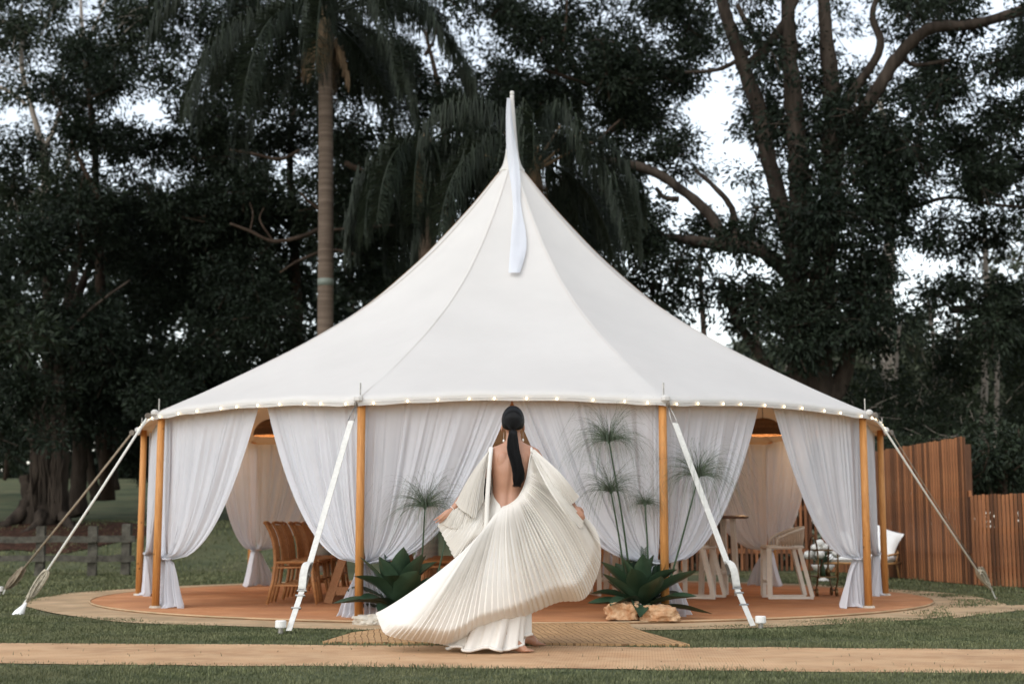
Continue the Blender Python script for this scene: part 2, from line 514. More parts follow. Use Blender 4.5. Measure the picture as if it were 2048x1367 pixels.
mb.add([(x, y, z) for z in (.0, .020) for x, y in APPR], [(i, (i + 1) % 8, 8 + (i + 1) % 8, 8 + i) for i in range(8)])
tag(mb.build('entrance_matting', M['mat']), kind='structure')

def disc(r, z, n=96, wob_=.0, seed=0):
    return [(TC.x + (r + wob_ * mnoise.noise(Vector((3 * cos(a), 3 * sin(a), seed)))) * sin(a), TC.y - (r + wob_ * mnoise.noise(Vector((3 * cos(a), 3 * sin(a), seed)))) * cos(a), z) for a in [2 * pi * i / n for i in range(n)]]
mb = MB(); a = disc(RR, .012, 240, wob_=.22, seed=2); b = disc(FR - .03, .012, 240); n = 240
mb.add(a + b, [(i, (i + 1) % n, n + (i + 1) % n, n + i) for i in range(n)])
tag(mb.build('floor_border', M['ring']), kind='structure')
n = 96; mb = MB(); a = disc(FR, .0); b = disc(FR, .028); mb.add(a + b, [(i, (i + 1) % n, n + (i + 1) % n, n + i) for i in range(n)] + [tuple(range(n, 2 * n))])
tag(mb.build('tent_floor', M['floor']), kind='structure')
mb = MB(); mb.tube([Vector(p) + Vector((0, 0, .026)) for p in disc(FR + .012, .0, 120)] + [Vector(disc(FR + .012, .026, 120)[0])], .009, 6, cap=False)
tag(mb.build('floor_edging', M['ring'], None, True), kind='structure')
# pale track leading off to the right and left behind the guy ropes
TRACK = [(4.2, -3.9), (5.2, -2.75), (6.6, -1.7), (6.6, -1.35), (5.4, -1.75), (4.6, -2.3)]
patch('side_track', TRACK, .009, M['ring'])
patch('garden_path', [(2.0, 8.35), (5.4, 7.9), (5.4, 8.15), (2.0, 8.65)], .008, M['ring'])
# mulch bank under the fig trees
mb = MB(); NX, NY = 70, 34
rows = []
for j in range(NY):
    row = []
    for i in range(NX):
        x = lerp(-19, -7.4, i / (NX - 1)); v = j / (NY - 1)
        y0 = 11.9 + .5 * mnoise.noise(Vector((x * .8, 3, 0))) + .16 * mnoise.noise(Vector((x * 4, 3, 0))); y1 = 15.3 + .9 * mnoise.noise(Vector((x * .5, 9, 0)))
        e = sm(-7.4, -9.2, x)
        y = lerp(lerp(13.4, y0, e), lerp(13.6, y1, e), v)
        row.append((x, y, hgt(x, y) + .02 + .05 * abs(mnoise.noise(Vector((x * 3, y * 3, 5)))) * sin(pi * v)))
    rows.append(row)
mb.grid(rows); tag(mb.build('mulch_bank', M['mulch'], None, True), kind='structure')

# ================================================================== TENT
tent = thing('marquee_tent', 'large white peaked canvas tent on honey timber poles with tall centre mast', 'tent', TC)
VA = [18 + 36 * k for k in range(10)]              # pole angles measured from the camera side, clockwise to the right
def vert(k, r=R):
    a = radians(VA[k % 10])
    return Vector((TC.x + r * sin(a), TC.y - r * cos(a), 0))
RHO = [0, .028, .105, .241, .377, .512, .647, .781, .90, 1.0, 1.03]
ZRO = [5.55, 5.42, 4.95, 4.27, 3.71, 3.27, 2.90, 2.575, 2.30, 2.085, 2.02]
def zprof(rho): return interp(RHO, ZRO, rho)
# smooth the profile
_rr = np.linspace(0, 1.03, 200); _zz = np.interp(_rr, RHO, ZRO)
for _ in range(60): _zz[1:-1] = .25 * _zz[:-2] + .5 * _zz[1:-1] + .25 * _zz[2:]
def zprof(rho): return float(np.interp(rho, _rr, _zz))
SCAL = .055
def eave(k, s, rr=R):
    """point of the eave in bay k (from pole k to pole k+1)"""
    p = lerp(vert(k, rr), vert(k + 1, rr), s)
    p.z = H + .05 + SCAL * 4 * s * (1 - s)
    return p
NS, NT = 40, 34
TOPR = .026
for k in range(10):
    rows = []
    for i in range(NT + 1):
        t = i / NT; rho = TOPR + (1.016 - TOPR) * t
        row = []
        for j in range(NS + 1):
            s = j / NS
            e = eave(k, s)
            q = 4 * s * (1 - s)
            z = zprof(rho) + SCAL * q * rho ** 5 - .05 * q * sin(pi * min(1, rho)) * (1 - .3 * rho)
            sd_ = min(s, 1 - s); z += (.010 * math.exp(-9 * sd_) * sin(46 * sd_ + .6) + .004 * sin(22 * s + k) * sin(9 * rho + k)) * rho ** 7
            p = TC + (e - TC) * rho; p.z = z
            row.append(p)
        rows.append(row)
    # hem turned down over the eave
    last = rows[-1]
    rows.append([p + Vector((0, 0, -.018)) + (p - TC).normalized() * .004 for p in last])
    rows.append([Vector((p.x, p.y, p.z - .065)) for p in last])
    mb = MB(); mb.grid([r[::-1] for r in rows])
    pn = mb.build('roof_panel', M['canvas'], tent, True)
# flat stitched seams over the ridges, and a narrower one down the middle of each panel
def roof_pt(k, s, rho):
    e = eave(k, s); q = 4 * s * (1 - s)
    p = TC + (e - TC) * rho; p.z = zprof(rho) + SCAL * q * rho ** 5 - .05 * q * sin(pi * min(1, rho)) * (1 - .3 * rho)
    return p
for kind, off, wd in (('ridge_seam', 0.0, .016),):
    for k in range(10):
        rows = []
        a = radians(VA[k] + 36 * off); tg = Vector((cos(a), sin(a), 0)); rad = Vector((sin(a), -cos(a), 0))
        for i in range(41):
            rho = TOPR + .01 + (1.012 - TOPR - .01) * i / 40
            p = roof_pt(k, off, rho) + Vector((0, 0, .0025)) + rad * .002
            rows.append([p - tg * wd + Vector((0, 0, -.0022)), p, p + tg * wd + Vector((0, 0, -.0022))][::-1])
        mb = MB(); mb.grid(rows); mb.build(kind, M['canvas'], tent, True)
mb = MB(); mb.lathe([(.145, 5.36), (.155, 5.37), (.155, 5.39), (.148, 5.40), (.118, 5.46), (.092, 5.56), (.074, 5.70), (.060, 5.86), (.048, 6.02), (.036, 6.20), (.026, 6.34), (.028, 6.37), (.0, 6.385)], TC, 24)
mb.build('apex_spire', M['canvas'], tent, True)
mb = MB(); mb.tube([(TC.x, TC.y, 5.385 - .03), (TC.x, TC.y, 5.385)], .162, 20); mb.build('collar_lacing', M['webbing'], tent, True)
mb = MB(); mb.tube([(TC.x, TC.y, .03), (TC.x, TC.y, 3), (TC.x, TC.y, 5.3)], [.06, .06, .05], 14); mb.build('mast', M['pole'], tent, True)
mb = MB(); mb.tube([(TC.x, TC.y, 6.375), (TC.x, TC.y, 6.385), (TC.x, TC.y, 6.42), (TC.x, TC.y, 6.43)], [.020, .027, .027, .018], 12); mb.build('mast_cap', M['webbing'], tent, True)
for k in range(10):
    p = vert(k)
    mb = MB()
    mb.tube([(p.x, p.y, .02), (p.x, p.y, 1.0), (p.x, p.y, H + .03)], [.041, .040, .038], 14)
    po = mb.build('pole', M['pole'], tent, True)
    d = (p - TC); d.z = 0; d.normalize()
    mb = MB(); c = p + d * .03; mb.tube([(c.x, c.y, H + .04), (c.x, c.y, H + .185)], .0075, 6); mb.build('pole_pin', M['steel'], po)
    mb = MB(); mb.tube([(p.x, p.y, .012), (p.x, p.y, .05)], [.075, .06], 12); mb.build('pole_foot', M['palerock'], po)
    # reinforced corner flap
    mb = MB(); q = p + d * .075
    mb.box((q.x, q.y, H + .030), (.085, .07, .070), Matrix.Rotation(radians(VA[k]), 3, 'Z'), .02); mb.build('corner_flap', M['canvas'], tent)
# the wind flag hanging limp from the mast tip
def flag():
    edge = [(196, 1014, 1021), (225, 1012, 1023), (265, 1012, 1028), (300, 1013, 1034), (335, 1017, 1039), (370, 1022, 1041), (400, 1025, 1041), (430, 1026, 1045), (460, 1023, 1051), (490, 1021, 1053), (515, 1019, 1049), (545, 1017, 1040)]
    rows = []
    for i, e in enumerate(spline(edge, 40)):
        py, xl, xr = e
        row = []
        for j in range(7):
            s = j / 6; px = lerp(xl, xr, s)
            y = TC.y
            for _ in range(8):
                z = at(px, py, y).z
                rho = float(np.interp(-z, -_zz, _rr))
                y = TC.y - max(rho * R * .952 if z < 5.42 else 0, interp([5.2, 5.38, 5.46, 5.56, 5.7, 5.86, 6.02, 6.2, 6.34], [.16, .158, .12, .094, .076, .062, .050, .038, .03], z) if z > 5.2 else 0) - .022 - .016 * (1 + sin(i * .35)) * sin(pi * s) - .008 * (1 + sin(s * 9 + i * .2))
            row.append(at(px, py, y))
        rows.append(row)
    mb = MB(); mb.grid(rows)
    o = mb.build('pennant_flag', M['sheer'], None, True)
    tag(o, 'long limp white pennant hanging from the mast tip down over the tent roof', 'flag')
flag()

# ================================================================== CURTAINS
def curtain(k, end, frac, name_label, gap_tie=.54, dense=False, seed=0, tail=.30):
    """curtain of bay k tied to pole k (end 0) or pole k+1 (end 1), reaching frac of the bay"""
    P, Q = vert(k, R - .02), vert(k + 1, R - .02)
    if end: P, Q = Q, P
    ax = (Q - P); L = ax.length; ax.normalize()
    out = ((P + Q) / 2 - TC); out.z = 0; out.normalize()
    base = P - out * .07
    W = L * frac
    r_ = np.random.default_rng(100 + seed)
    NU = 150; NV = 34
    npl = 10 if not dense else 14
    ph = r_.uniform(0, 6.28, 4)
    us = np.linspace(0, 1, NU)
    wu = us + .030 * np.sin(2 * pi * 2.3 * us + ph[0]) + .018 * np.sin(2 * pi * 5.7 * us + ph[2])
    fold = np.sin(2 * pi * npl * wu + ph[1]) * (.62 + .5 * np.sin(2 * pi * 2.7 * us + ph[2])) + .45 * np.sin(2 * pi * npl * 1.83 * wu + ph[3]) * (.5 + .5 * np.sin(2 * pi * 1.9 * us + ph[1])) + .22 * np.sin(2 * pi * npl * 3.3 * wu + ph[0])
    fold2 = np.sin(2 * pi * npl * 1.4 * wu + ph[2]) * .8
    big = np.sin(2 * pi * 3.7 * us + ph[2])
    ztop0 = H - .01
    tie0 = .05; ztie = gap_tie
    lag = .5 * np.sin(2 * pi * 2.0 * us + ph[0])
    rows = []
    for i in range(NV + 1):
        v = i / NV
        row = []
        for j, u in enumerate(us):
            s = (tie0 + u * (W - tie0)) / L
            zt = ztop0 + SCAL * 4 * s * (1 - s)
            zb = ztie + .05 * (.5 - u)
            z = zt - (zt - zb) * v
            f = (1 - v) ** .42
            f = lerp(f, (1 - v), .10 * (1 - u))
            a = tie0 + u * (W - tie0) * f - .075 * (1 - u) * (1 - v) ** .6
            a += .012 * lag[j] * sin(pi * v)
            amp = .026 * (1 - .4 * v) * min(1, .35 + 1.8 * v)
            n = amp * (fold[j] * (1 - .5 * v) + fold2[j] * .6 * v) * (.35 + .65 * min(1, u * 6)) + .015 * big[j] * sin(pi * v) + .03 * (1 - (1 - v) ** .3) * sin(7 * u + ph[0])
            # folds gather sideways as well
            a += .010 * fold[j] * v
            p = base + ax * a - out * n
            row.append((p.x, p.y, z))
        rows.append(row)
    # waist and tail under the tie
    NTL = 14
    for i in range(1, NTL + 1):
        v = i / NTL
        row = []
        wd = lerp(.05, tail, v ** .8)
        for j, u in enumerate(us):
            zb = ztie + .05 * (.5 - u)
            z = lerp(zb, .035 + .012 * sin(9 * u + ph[0]), v)
            a = tie0 + (u - .22) * wd + .05 * v + .012 * sin(5 * v + ph[1])
            n = .03 * sin(7 * u + ph[0]) * (1 - .4 * v) + (.012 + .03 * v) * np.sin(2 * pi * 5 * u + ph[1] + 2 * v) + .018 * v * sin(11 * u + ph[2])
            if i == NTL: n -= .03 * (1 + sin(6 * u))
            p = base + ax * a - out * n
            row.append((p.x, p.y, z))
        rows.append(row)
    mb = MB(); mb.grid(rows)
    o = mb.build('curtain', M['sheerdense'] if dense else M['sheer'], None, True)
    tag(o, name_label, 'curtain', 'sheer curtains tied to the tent poles')
    # tie band round pole and bundle
    mb = MB(); c = base + ax * .05
    mb.tube([(c.x + .055 * cos(t) , c.y + .055 * sin(t), ztie + .012 * sin(t)) for t in [2 * pi * q / 12 for q in range(13)]], .008, 6)
    mb.build('tieback', M['sheerdense'], o, True)
    o.children[0].parent = o
    return o
CU = [
 # bay index 9 = front (poles 9 and 0); 0 = front right; 8 = front left
 (9, 0, .502, 'white sheer front curtain left of the woman, swept to the left front pole', False),
 (9, 1, .502, 'white sheer front curtain right of the woman, behind the tall papyrus heads', False),
 (8, 1, .475, 'white sheer curtain tied left of the left front pole, behind the broad strap', True),
 (8, 0, .485, 'white sheer curtain beside the left outer pole, above the empty floor', True),
 (0, 0, .485, 'white sheer curtain tied right of the right front pole, behind the strap', False),
 (0, 1, .445, 'white sheer curtain left of the right outer pole, sweeping over the white stool', False),
 (7, 1, .50, 'narrow white curtain just left of the left outer pole', True),
 (7, 0, .50, 'white side curtain tied at the far left pole with its tail on the floor edge', True),
 (1, 0, .50, 'narrow white curtain just right of the right outer pole', False),
 (1, 1, .50, 'shaded white side curtain tied at the far right pole beside the timber fence', False),
 (5, 1, .47, 'beige lit inner curtain right of the rear left pole, seen behind the wooden chairs', False),
 (6, 0, .48, 'beige lit inner curtain left of the rear left pole, seen through the left opening', False),
 (3, 0, .48, 'pinkish inner curtain left of the rear right pole, behind the round bar table', False),
 (2, 1, .48, 'pinkish inner curtain right of the rear right pole, behind the white stool', False),
 (6, 1, .48, 'inner curtain at the far left pole, on the inside of the left rear bay', True),
 (2, 0, .48, 'inner curtain at the far right pole, on the inside of the right rear bay', False),
 (5, 0, .48, 'rear curtain left of the middle of the tent back wall', False),
 (3, 1, .48, 'rear curtain right of the middle of the tent back wall', False),
]
for i, (k, e, f, lab, dn) in enumerate(CU):
    curtain(k, e, f, lab, dense=dn, seed=i, tail=.34 if i not in (2, 3) else .28)

# ================================================================== GUY LINES
def corner(k):
    p = vert(k); d = p - TC; d.z = 0; d.normalize()
    return p + d * .13 + Vector((0, 0, H + .02)), d

def strap_guy(k, anc, label, side):
    c, d = corner(k)
    A = Vector((anc[0], anc[1], .03))
    g = thing('guy_strap', label, 'guy strap', (A.x, A.y, 0), 'webbing straps holding the front of the tent')
    v = A - c; L = v.length; v.normalize()
    x = Vector((cos(radians(VA[k])), sin(radians(VA[k])), 0))
    # pulley block and hook at the corner
    mb = MB(); c = c + Vector((0, 0, -.05)); mb.tube([c - x * .010, c + x * .010], .026, 12); mb.tube([c - x * .018, c + x * .018], .009, 8); mb.build('pulley', M['pulley'], g)
    s0 = c + v * .20
    mb = MB(); mb.tube([c + v * .02, c + v * .10 + x * .02, s0 + x * .03, s0 - x * .03, c + v * .10 - x * .02, c + v * .02], .006, 6); mb.build('hook', M['steel'], g, True)
    s1 = c + v * (L * .72)
    mb = MB(); mb.bar(s0, s1, .055, .006, up=x.cross(v)); mb.build('strap', M['webbing'], g)
    # ratchet with folded webbing
    s2 = c + v * (L * .82)
    nrm = x.cross(v).normalized()
    if nrm.z < 0: nrm = -nrm
    mb = MB()
    pts = [s1 - v * .03 + nrm * .01, s1 + v * .02 + nrm * .055, s1 + v * .08 + nrm * .065, lerp(s1, s2, .6) + nrm * .05, s2 + nrm * .012]
    rows = []
    for q in spline([tuple(p) for p in pts], 14):
        q = Vector(q); rows.append([q - x * .034, q + x * .034])
    for q in reversed(spline([tuple(p) for p in pts], 14)):
        q = Vector(q) - nrm * .012; rows.append([q - x * .034, q + x * .034])
    mb.grid(rows); mb.build('ratchet_cover', M['webbing'], g, True)
    mb = MB(); m_ = lerp(s1, s2, .45)
    mb.bar(s1, s2, .05, .03, up=nrm); mb.tube([m_ - x * .045 + nrm * .02, m_ + x * .045 + nrm * .02], .02, 10); mb.build('ratchet', M['steel'], g)
    for t in (.02, .14, .45):
        q = lerp(s2, A, t); mb = MB(); mb.bar(q - x * .043, q + x * .043, .013, .017, up=nrm); mb.build('buckle', M['steel'], g)
    mb = MB(); mb.bar(s2, A, .05, .006, up=nrm); mb.build('lower_strap', M['webbing'], g)
    mb = MB()
    B = A + Vector((side * .07, .02, 0))
    mb.tube([(B.x, B.y, -.02), (B.x, B.y, .055)], .022, 10); mb.build('peg', M['steel'], g)
    mb = MB(); mb.tube([(B.x, B.y, .05), (B.x, B.y, .058), (B.x, B.y, .105), (B.x, B.y, .112)], [.040, .046, .046, .04], 14); mb.build('peg_cap', M['ceramic'], g, False)
    return g
strap_guy(9, (-1.82, -5.85), 'broad white webbing strap with ratchet running down from the left front pole', -1)
strap_guy(0, (2.06, -5.28), 'broad white webbing strap with ratchet running down from the right front pole', 1)

def rope_guy(k, anc, label, white, bundle=.82, r=.011, bag=False, capped=True):
    c, d = corner(k)
    A = Vector((anc[0], anc[1], .02))
    g = thing('guy_rope', label, 'guy rope', (A.x, A.y, 0), 'ropes holding the sides of the tent')
    v = A - c; L = v.length; v.normalize()
    x = v.cross(Vector((0, 0, 1))).normalized(); n = x.cross(v)
    m = M['ropewhite'] if white else M['rope']
    mb = MB(); mb.tube([c + v * .03 - x * .014, c + v * .03 + x * .014], .034, 12); mb.tube([c + v * .02, c + v * .12], .012, 8); mb.build('pulley', M['pulley'], g)
    e = c + v * L * bundle
    mb = MB(); mb.tube([c + v * .05, lerp(c, e, .5) - Vector((0, 0, .015)), e], r, 8); mb.build('rope', m, g, True)
    # coiled spare rope: several loops lying on each other
    mb = MB()
    ln = .32
    for q in range(16):
        rr = random.Random(q + k * 10)
        off = x * rr.uniform(-.035, .035) + n * rr.uniform(-.02, .03)
        w_ = rr.uniform(.006, .034)
        pts = []
        for s in range(13):
            t = 2 * pi * s / 12
            pts.append(e + off + v * (ln * (.5 - .5 * cos(t)) * rr.uniform(.8, 1.1)) + n * (w_ * sin(t)) + x * .01 * sin(2 * t))
        mb.tube([tuple(p) for p in spline([tuple(p) for p in pts], 26)], .008, 5)
    mb.build('rope_coil', M['rope'] if not white else pmat('coil_%d' % k, (.40, .35, .26), .85, .3, 30, .4, 200), g, True)
    e2 = e + v * ln * .95
    mb = MB(); mb.tube([tuple(p) for p in spline([tuple(e2), tuple(lerp(e2, A, .5) + Vector((0, 0, .03))), tuple(A)], 8)], .009, 6); mb.build('tail_rope', M['ropewhite'], g, True)
    if bag:
        f = lerp(e2, A, .35)
        mb = MB(); w2 = (A - f).normalized()
        mb.tube([f, f + w2 * .05, f + w2 * .12, f + w2 * .19, f + w2 * .24, f + w2 * .25], [.014, .034, .070, .082, .060, .012], 12, flat=.75); mb.build('bag', M['cushion'], g, True)
    if capped:
        mb = MB(); B = A + Vector((-.05, .02, 0)) if anc[0] < 0 else A + Vector((.05, .02, 0))
        mb.tube([(B.x, B.y, -.02), (B.x, B.y, .06)], .016, 8); mb.build('peg', M['steel'], g)
        mb = MB(); mb.tube([(B.x, B.y, .055), (B.x, B.y, .06), (B.x, B.y, .11), (B.x, B.y, .116)], [.036, .042, .042, .036], 12); mb.build('peg_cap', M['ceramic'], g)
    else:
        mb = MB(); mb.tube([(A.x, A.y, -.03), (A.x + .01, A.y, .04)], .014, 8); mb.build('peg', M['rope'], g)
    # knots
    return g
rope_guy(8, (-4.92, -3.2), 'taut white rope with coiled end and white bag at the left outer pole', True, .80, .013, True, False)
rope_guy(7, (-6.42, .55), 'brown knotted rope behind the white one at far left', False, .84, .014)
rope_guy(1, (5.72, -.58), 'taut white rope from the right outer pole across the timber fence', True, .84, .011, False, False)
rope_guy(2, (6.50, 1.9), 'thin brown rope from the far right pole in front of the fence', False, .86, .006, False, False)

# ================================================================== STRING LIGHTS
sl = thing('string_light', 'string of small warm glowing bulbs along the tent eave', 'string light', TC)
wire = MB(); bulb_me = None
mbb = MB(); mbb.ell((0, 0, 0), (.0085, .0085, .011), 10, 7); bulb_me = mbb.mesh('bulb', True)
for k in range(10):
    pts = []
    for i in range(25):
        s = i / 24; e = eave(k, s, R * 1.021); e.z -= .060
        pts.append(e + Vector((0, 0, -.004 * (1 - cos(2 * pi * s * 10)))))
    wire.tube(pts, .0025, 4)
    for i in range(10):
        s = (i + .5 + .16 * random.uniform(-1, 1)) / 10
        e = eave(k, s, R * 1.021); e.z -= .073
        o = link('bulb', bulb_me, M['bulb'] if not bulb_me.materials else None, sl)
        o.location = e - Vector(TC) * 0
wire.build('wire', M['webbing'], sl, True)

# ================================================================== PENDANT LAMPS (lit, inside)
def pendant(x, y, z, r, label):
    g = thing('pendant_lamp', label, 'lamp', (x, y, z), 'rattan pendant lamps inside the tent')
    mb = MB()
    prof = [(r * sin(a), .24 * cos(a) * r / .3) for a in [pi / 2 * i / 9 for i in range(1, 10)]]
    for pr in [(r * sin(a), .24 * cos(a) * r / .3) for a in [pi / 2 * i / 19 for i in range(1, 20)]]:
        mb.tube([(x + pr[0] * cos(t), y + pr[0] * sin(t), z + pr[1]) for t in [2 * pi * q / 28 for q in range(29)]], .010, 5, cap=False)
    for q in range(22):
        t = 2 * pi * q / 22
        mb.tube([(x + pr[0] * cos(t), y + pr[0] * sin(t), z + pr[1]) for pr in prof], .007, 4)
    mb.build('lamp_shade', M['lampshade'], g, True)
    mb = MB(); zt = zprof((Vector((x, y, 0)) - Vector((TC.x, TC.y, 0))).length / R * 1.04) - .03
    mb.tube([(x, y, z + .2), (x, y, zt)], .006, 6); mb.build('cable', M['wire'], g)
    mb = MB(); mb.ell((x, y, z + .10), (.035, .035, .045), 12, 8); mb.build('bulb', M['bulb'], g, True)
    ld = bpy.data.lights.new('lamp_light', 'POINT'); ld.energy = LAMP_W; ld.color = (1.0, .60, .30); ld.shadow_soft_size = .07
    lo = bpy.data.objects.new('lamp_light', ld); COL.objects.link(lo); lo.location = (x, y, z - .10); attach(lo, g)
LAMP_W = 11.0
pendant(-3.22, 1.6, 2.09, .27, 'dark domed rattan pendant lamp in the left opening of the tent')
pendant(3.38, 1.5, 2.09, .27, 'dark domed rattan pendant lamp in the right opening of the tent')
# ================================================================== FURNITURE
def sub_local(parent):       # builders below use local coordinates (root still at the origin)
    return parent

def make_chair():
    g = thing('dining_chair', 'x', 'chair', (0, 0, 0), 'honey wood chairs round the long table')
    m = M['wood']
    # faces +X; back at -X
    mb = MB(); mb.box((0, 0, .455), (.45, .45, .03), None, .014); mb.build('seat', m, g)
    def back_pt(y, t):      # t 0 at seat, 1 top; leans away and flares at the top
        return Vector((-.20 - .02 * t - .10 * t ** 3 - .012 * (1 - (y / .22) ** 2), y * (1 + .04 * t), .44 + .44 * t))
    for y in (-.205, .205):
        mb = MB(); mb.tube([Vector((-.28, y * 1.05, .015)), Vector((-.225, y, .25)), back_pt(y, 0)] + [back_pt(y, t) for t in (.2, .4, .6, .8, .93, 1.0)], [.017, .019, .021, .019, .018, .018, .017, .016, .015], 8); mb.build('rear_post', m, g, True)
    for y in (-.20, .20):
        mb = MB(); mb.tube([Vector((.25, y * 1.1, .015)), Vector((.205, y * 1.02, .25)), Vector((.185, y, .45))], [.016, .020, .021], 8); mb.build('front_leg', m, g, True)
    for y in np.linspace(-.15, .15, 5):
        mb = MB(); mb.tube([back_pt(y, t) for t in (0, .2, .4, .6, .8, .95)], [.010, .011, .011, .010, .010, .009], 6); mb.build('spindle', m, g, True)
    mb = MB(); mb.tube([back_pt(y, 1.0) + Vector((0, 0, .005 - .25 * (y ** 2))) for y in np.linspace(-.235, .235, 9)], [.014, .02, .024, .025, .025, .025, .024, .02, .014], 8, flat=.7); mb.build('back_rail', m, g, True)
    for y in (-.205, .205):
        mb = MB(); mb.tube([(-.235, y, .21), (.205, y, .21)], .011, 6); mb.tube([(-.24, y, .40), (.2, y, .405)], .012, 6); mb.build('side_stretcher', m, g, True)
    mb = MB(); mb.tube([(.205, -.2, .25), (.205, .2, .25)], .011, 6); mb.build('front_stretcher', m, g, True)
    return g
ch = make_chair()
ords = ['nearest the camera', 'second from the camera', 'third from the camera', 'fourth from the camera', 'fifth from the camera', 'sixth from the camera']
for i in range(6):
    o = ch if i == 0 else dup(ch)
    o.location = (-2.36 + .015 * (i % 2), -1.95 + .54 * i, .028)
    o.rotation_euler.z = radians([4, -3, 2, 3, -4, 1][i])
    o['label'] = 'honey wood spindle chair left of the long table, ' + ords[i]
for i in range(5):
    o = dup(ch)
    o.location = (-.78 + .02 * (i % 2), -1.75 + .56 * i, .028)
    o.rotation_euler.z = pi + radians([3, -2, 4, -3, 1][i])
    o['label'] = 'honey wood chair right of the long table, ' + ords[i]

def table():
    x0, y0, y1 = -1.62, -2.0, 1.55
    g = thing('long_dining_table', 'long honey timber dining table on slanted trestle legs among the wooden chairs', 'table', (x0, (y0 + y1) / 2, 0))
    m = M['tablewood']
    for q in range(5):
        mb = MB(); mb.box((x0 - .40 + .2 * q, (y0 + y1) / 2, .735 + .002 * (q % 2)), (.195, y1 - y0, .05), None, .006); mb.build('top_plank', m, g)
    mb = MB(); mb.box((x0, y0 + .05, .675), (.9, .05, .07)); mb.box((x0, y1 - .05, .675), (.9, .05, .07)); mb.build('apron', m, g)
    for yy in (y0 + .35, y1 - .35):
        for sx in (-1, 1):
            mb = MB(); mb.bar((x0 + sx * .42, yy, .028), (x0 + sx * .20, yy, .71), .09, .06, up=Vector((0, 1, 0))); mb.build('leg', m, g)
        mb = MB(); mb.box((x0, yy, .68), (.7, .07, .055)); mb.build('trestle_head', m, g)
    mb = MB(); mb.box((x0, (y0 + y1) / 2, .22), (.05, y1 - y0 - .7, .10)); mb.build('stretcher', m, g)
    mb = MB(); mb.box((x0, y0 + .35, .16), (.66, .05, .09)); mb.build('cross_rail', m, g)
table()
nap_spots = [(-1.86, -1.70), (-1.34, -1.72), (-1.86, -1.10)]
for i, (x, y) in enumerate(nap_spots):
    rows = []
    for a in range(9):
        row = []
        for b in range(9):
            u, v = a / 8 - .5, b / 8 - .5
            row.append((x + u * .34, y + v * .24, .764 + .028 * (1 - (2 * u) ** 4) * (1 - (2 * v) ** 4) + .006 * sin(9 * u + 4 * v)))
        rows.append(row)
    mb = MB(); mb.grid(rows)
    o = mb.build('folded_napkin', M['linen'], None, True)
    tag(o, ['folded pale linen napkin on the front left corner of the long table', 'folded pale linen napkin on the front right corner of the long table', 'folded pale linen napkin behind the front left one on the long table'][i], 'napkin', 'linen napkins on the long table')

def make_stool():
    g = thing('counter_stool', 'x', 'stool', (0, 0, 0), 'white counter stools with woven backs')
    m = M['whitefurn']
    # faces +X, back at -X
    mb = MB(); mb.box((0, 0, .60), (.44, .46, .045), None, .018); mb.build('seat', m, g)
    for sy in (-1, 1):
        mb = MB(); mb.bar((.19, sy * .21, .03), (.185, sy * .2, .59), .052, .045); mb.build('leg', m, g)
        mb = MB(); mb.bar((-.30, sy * .22, .03), (-.165, sy * .2, .59), .055, .045); mb.build('leg', m, g)
        mb = MB(); mb.bar((-.31, sy * .218, .022), (.21, sy * .212, .022), .035, .03); mb.build('sled_rail', m, g)
    mb = MB(); mb.bar((.19, -.2, .20), (.19, .2, .20), .03, .03); mb.build('foot_rest', m, g)
    def rim(a, z):   # a from -1 (right arm front) to 1 (left arm front) round the back
        t = a * radians(118)
        return Vector((-.02 - .235 * cos(t) * (1 if abs(a) < .75 else 1), .245 * sin(t), z))
    pts = [rim(a, .70 + .13 * (1 - abs(a) ** 2)) for a in np.linspace(-1, 1, 19)]
    pts = [Vector((.10, -.235, .625))] + pts + [Vector((.10, .235, .625))]
    mb = MB(); mb.tube(pts, .016, 8); mb.build('top_rail', m, g, True)
    for a in np.linspace(-.97, .97, 26):
        top = rim(a, .70 + .13 * (1 - abs(a) ** 2)); b = rim(a, .612) * 1.0
        b.x *= .92; b.y *= .93
        b2 = rim(min(1, a + .03), .612); b2.x *= .92; b2.y *= .93
        mb = MB(); mb.tube([top, (top + b) / 2 + Vector((-.006, 0, 0)), b], .0095, 6); mb.build('woven_cord', M['cord'], g, True)
    return g
st = make_stool()
for i, (x, y, rz, lab) in enumerate([
    (3.18, -.72, 180, 'white stool with pale woven back standing alone right of the round bar table'),
    (2.16, -.62, 155, 'white stool with woven back left of the round bar table, behind the right strap'),
    (1.22, .10, 100, 'white stool with woven back between the dress and the right agave'),
    (1.78, -.10, 80, 'white stool half hidden behind the right front pole and its agave')]):
    o = st if i == 0 else dup(st)
    o.location = (x, y, .028); o.rotation_euler.z = radians(rz); o['label'] = lab

def bar_table(x, y, label, r, zt):
    g = thing('bar_table', label, 'table', (x, y, 0), 'round bar tables with white legs')
    mb = MB(); mb.lathe([(0, zt), (r - .02, zt), (r, zt - .008), (r, zt - .028), (r - .02, zt - .036), (0, zt - .036)], (x, y, 0), 36); mb.build('table_top', M['darkwood'], g, False)
    for k in range(4):
        a = pi / 4 + k * pi / 2 + .3
        mb = MB(); mb.bar((x + r * .62 * cos(a), y + r * .62 * sin(a), .028), (x + r * .50 * cos(a), y + r * .50 * sin(a), zt - .036), .065, .055, up=Vector((cos(a), sin(a), 0))); mb.build('leg', M['whitefurn'], g)
    mb = MB(); 
    for k in range(2):
        a = pi / 4 + k * pi / 2 + .3
        mb.bar((x + r * .57 * cos(a), y + r * .57 * sin(a), .30 + .035 * k), (x - r * .57 * cos(a), y - r * .57 * sin(a), .30 + .035 * k), .04, .03)
    mb.build('cross_rail', M['whitefurn'], g)
bar_table(2.55, .10, 'round dark topped bar table with white legs in the right opening of the tent', .38, 1.00)
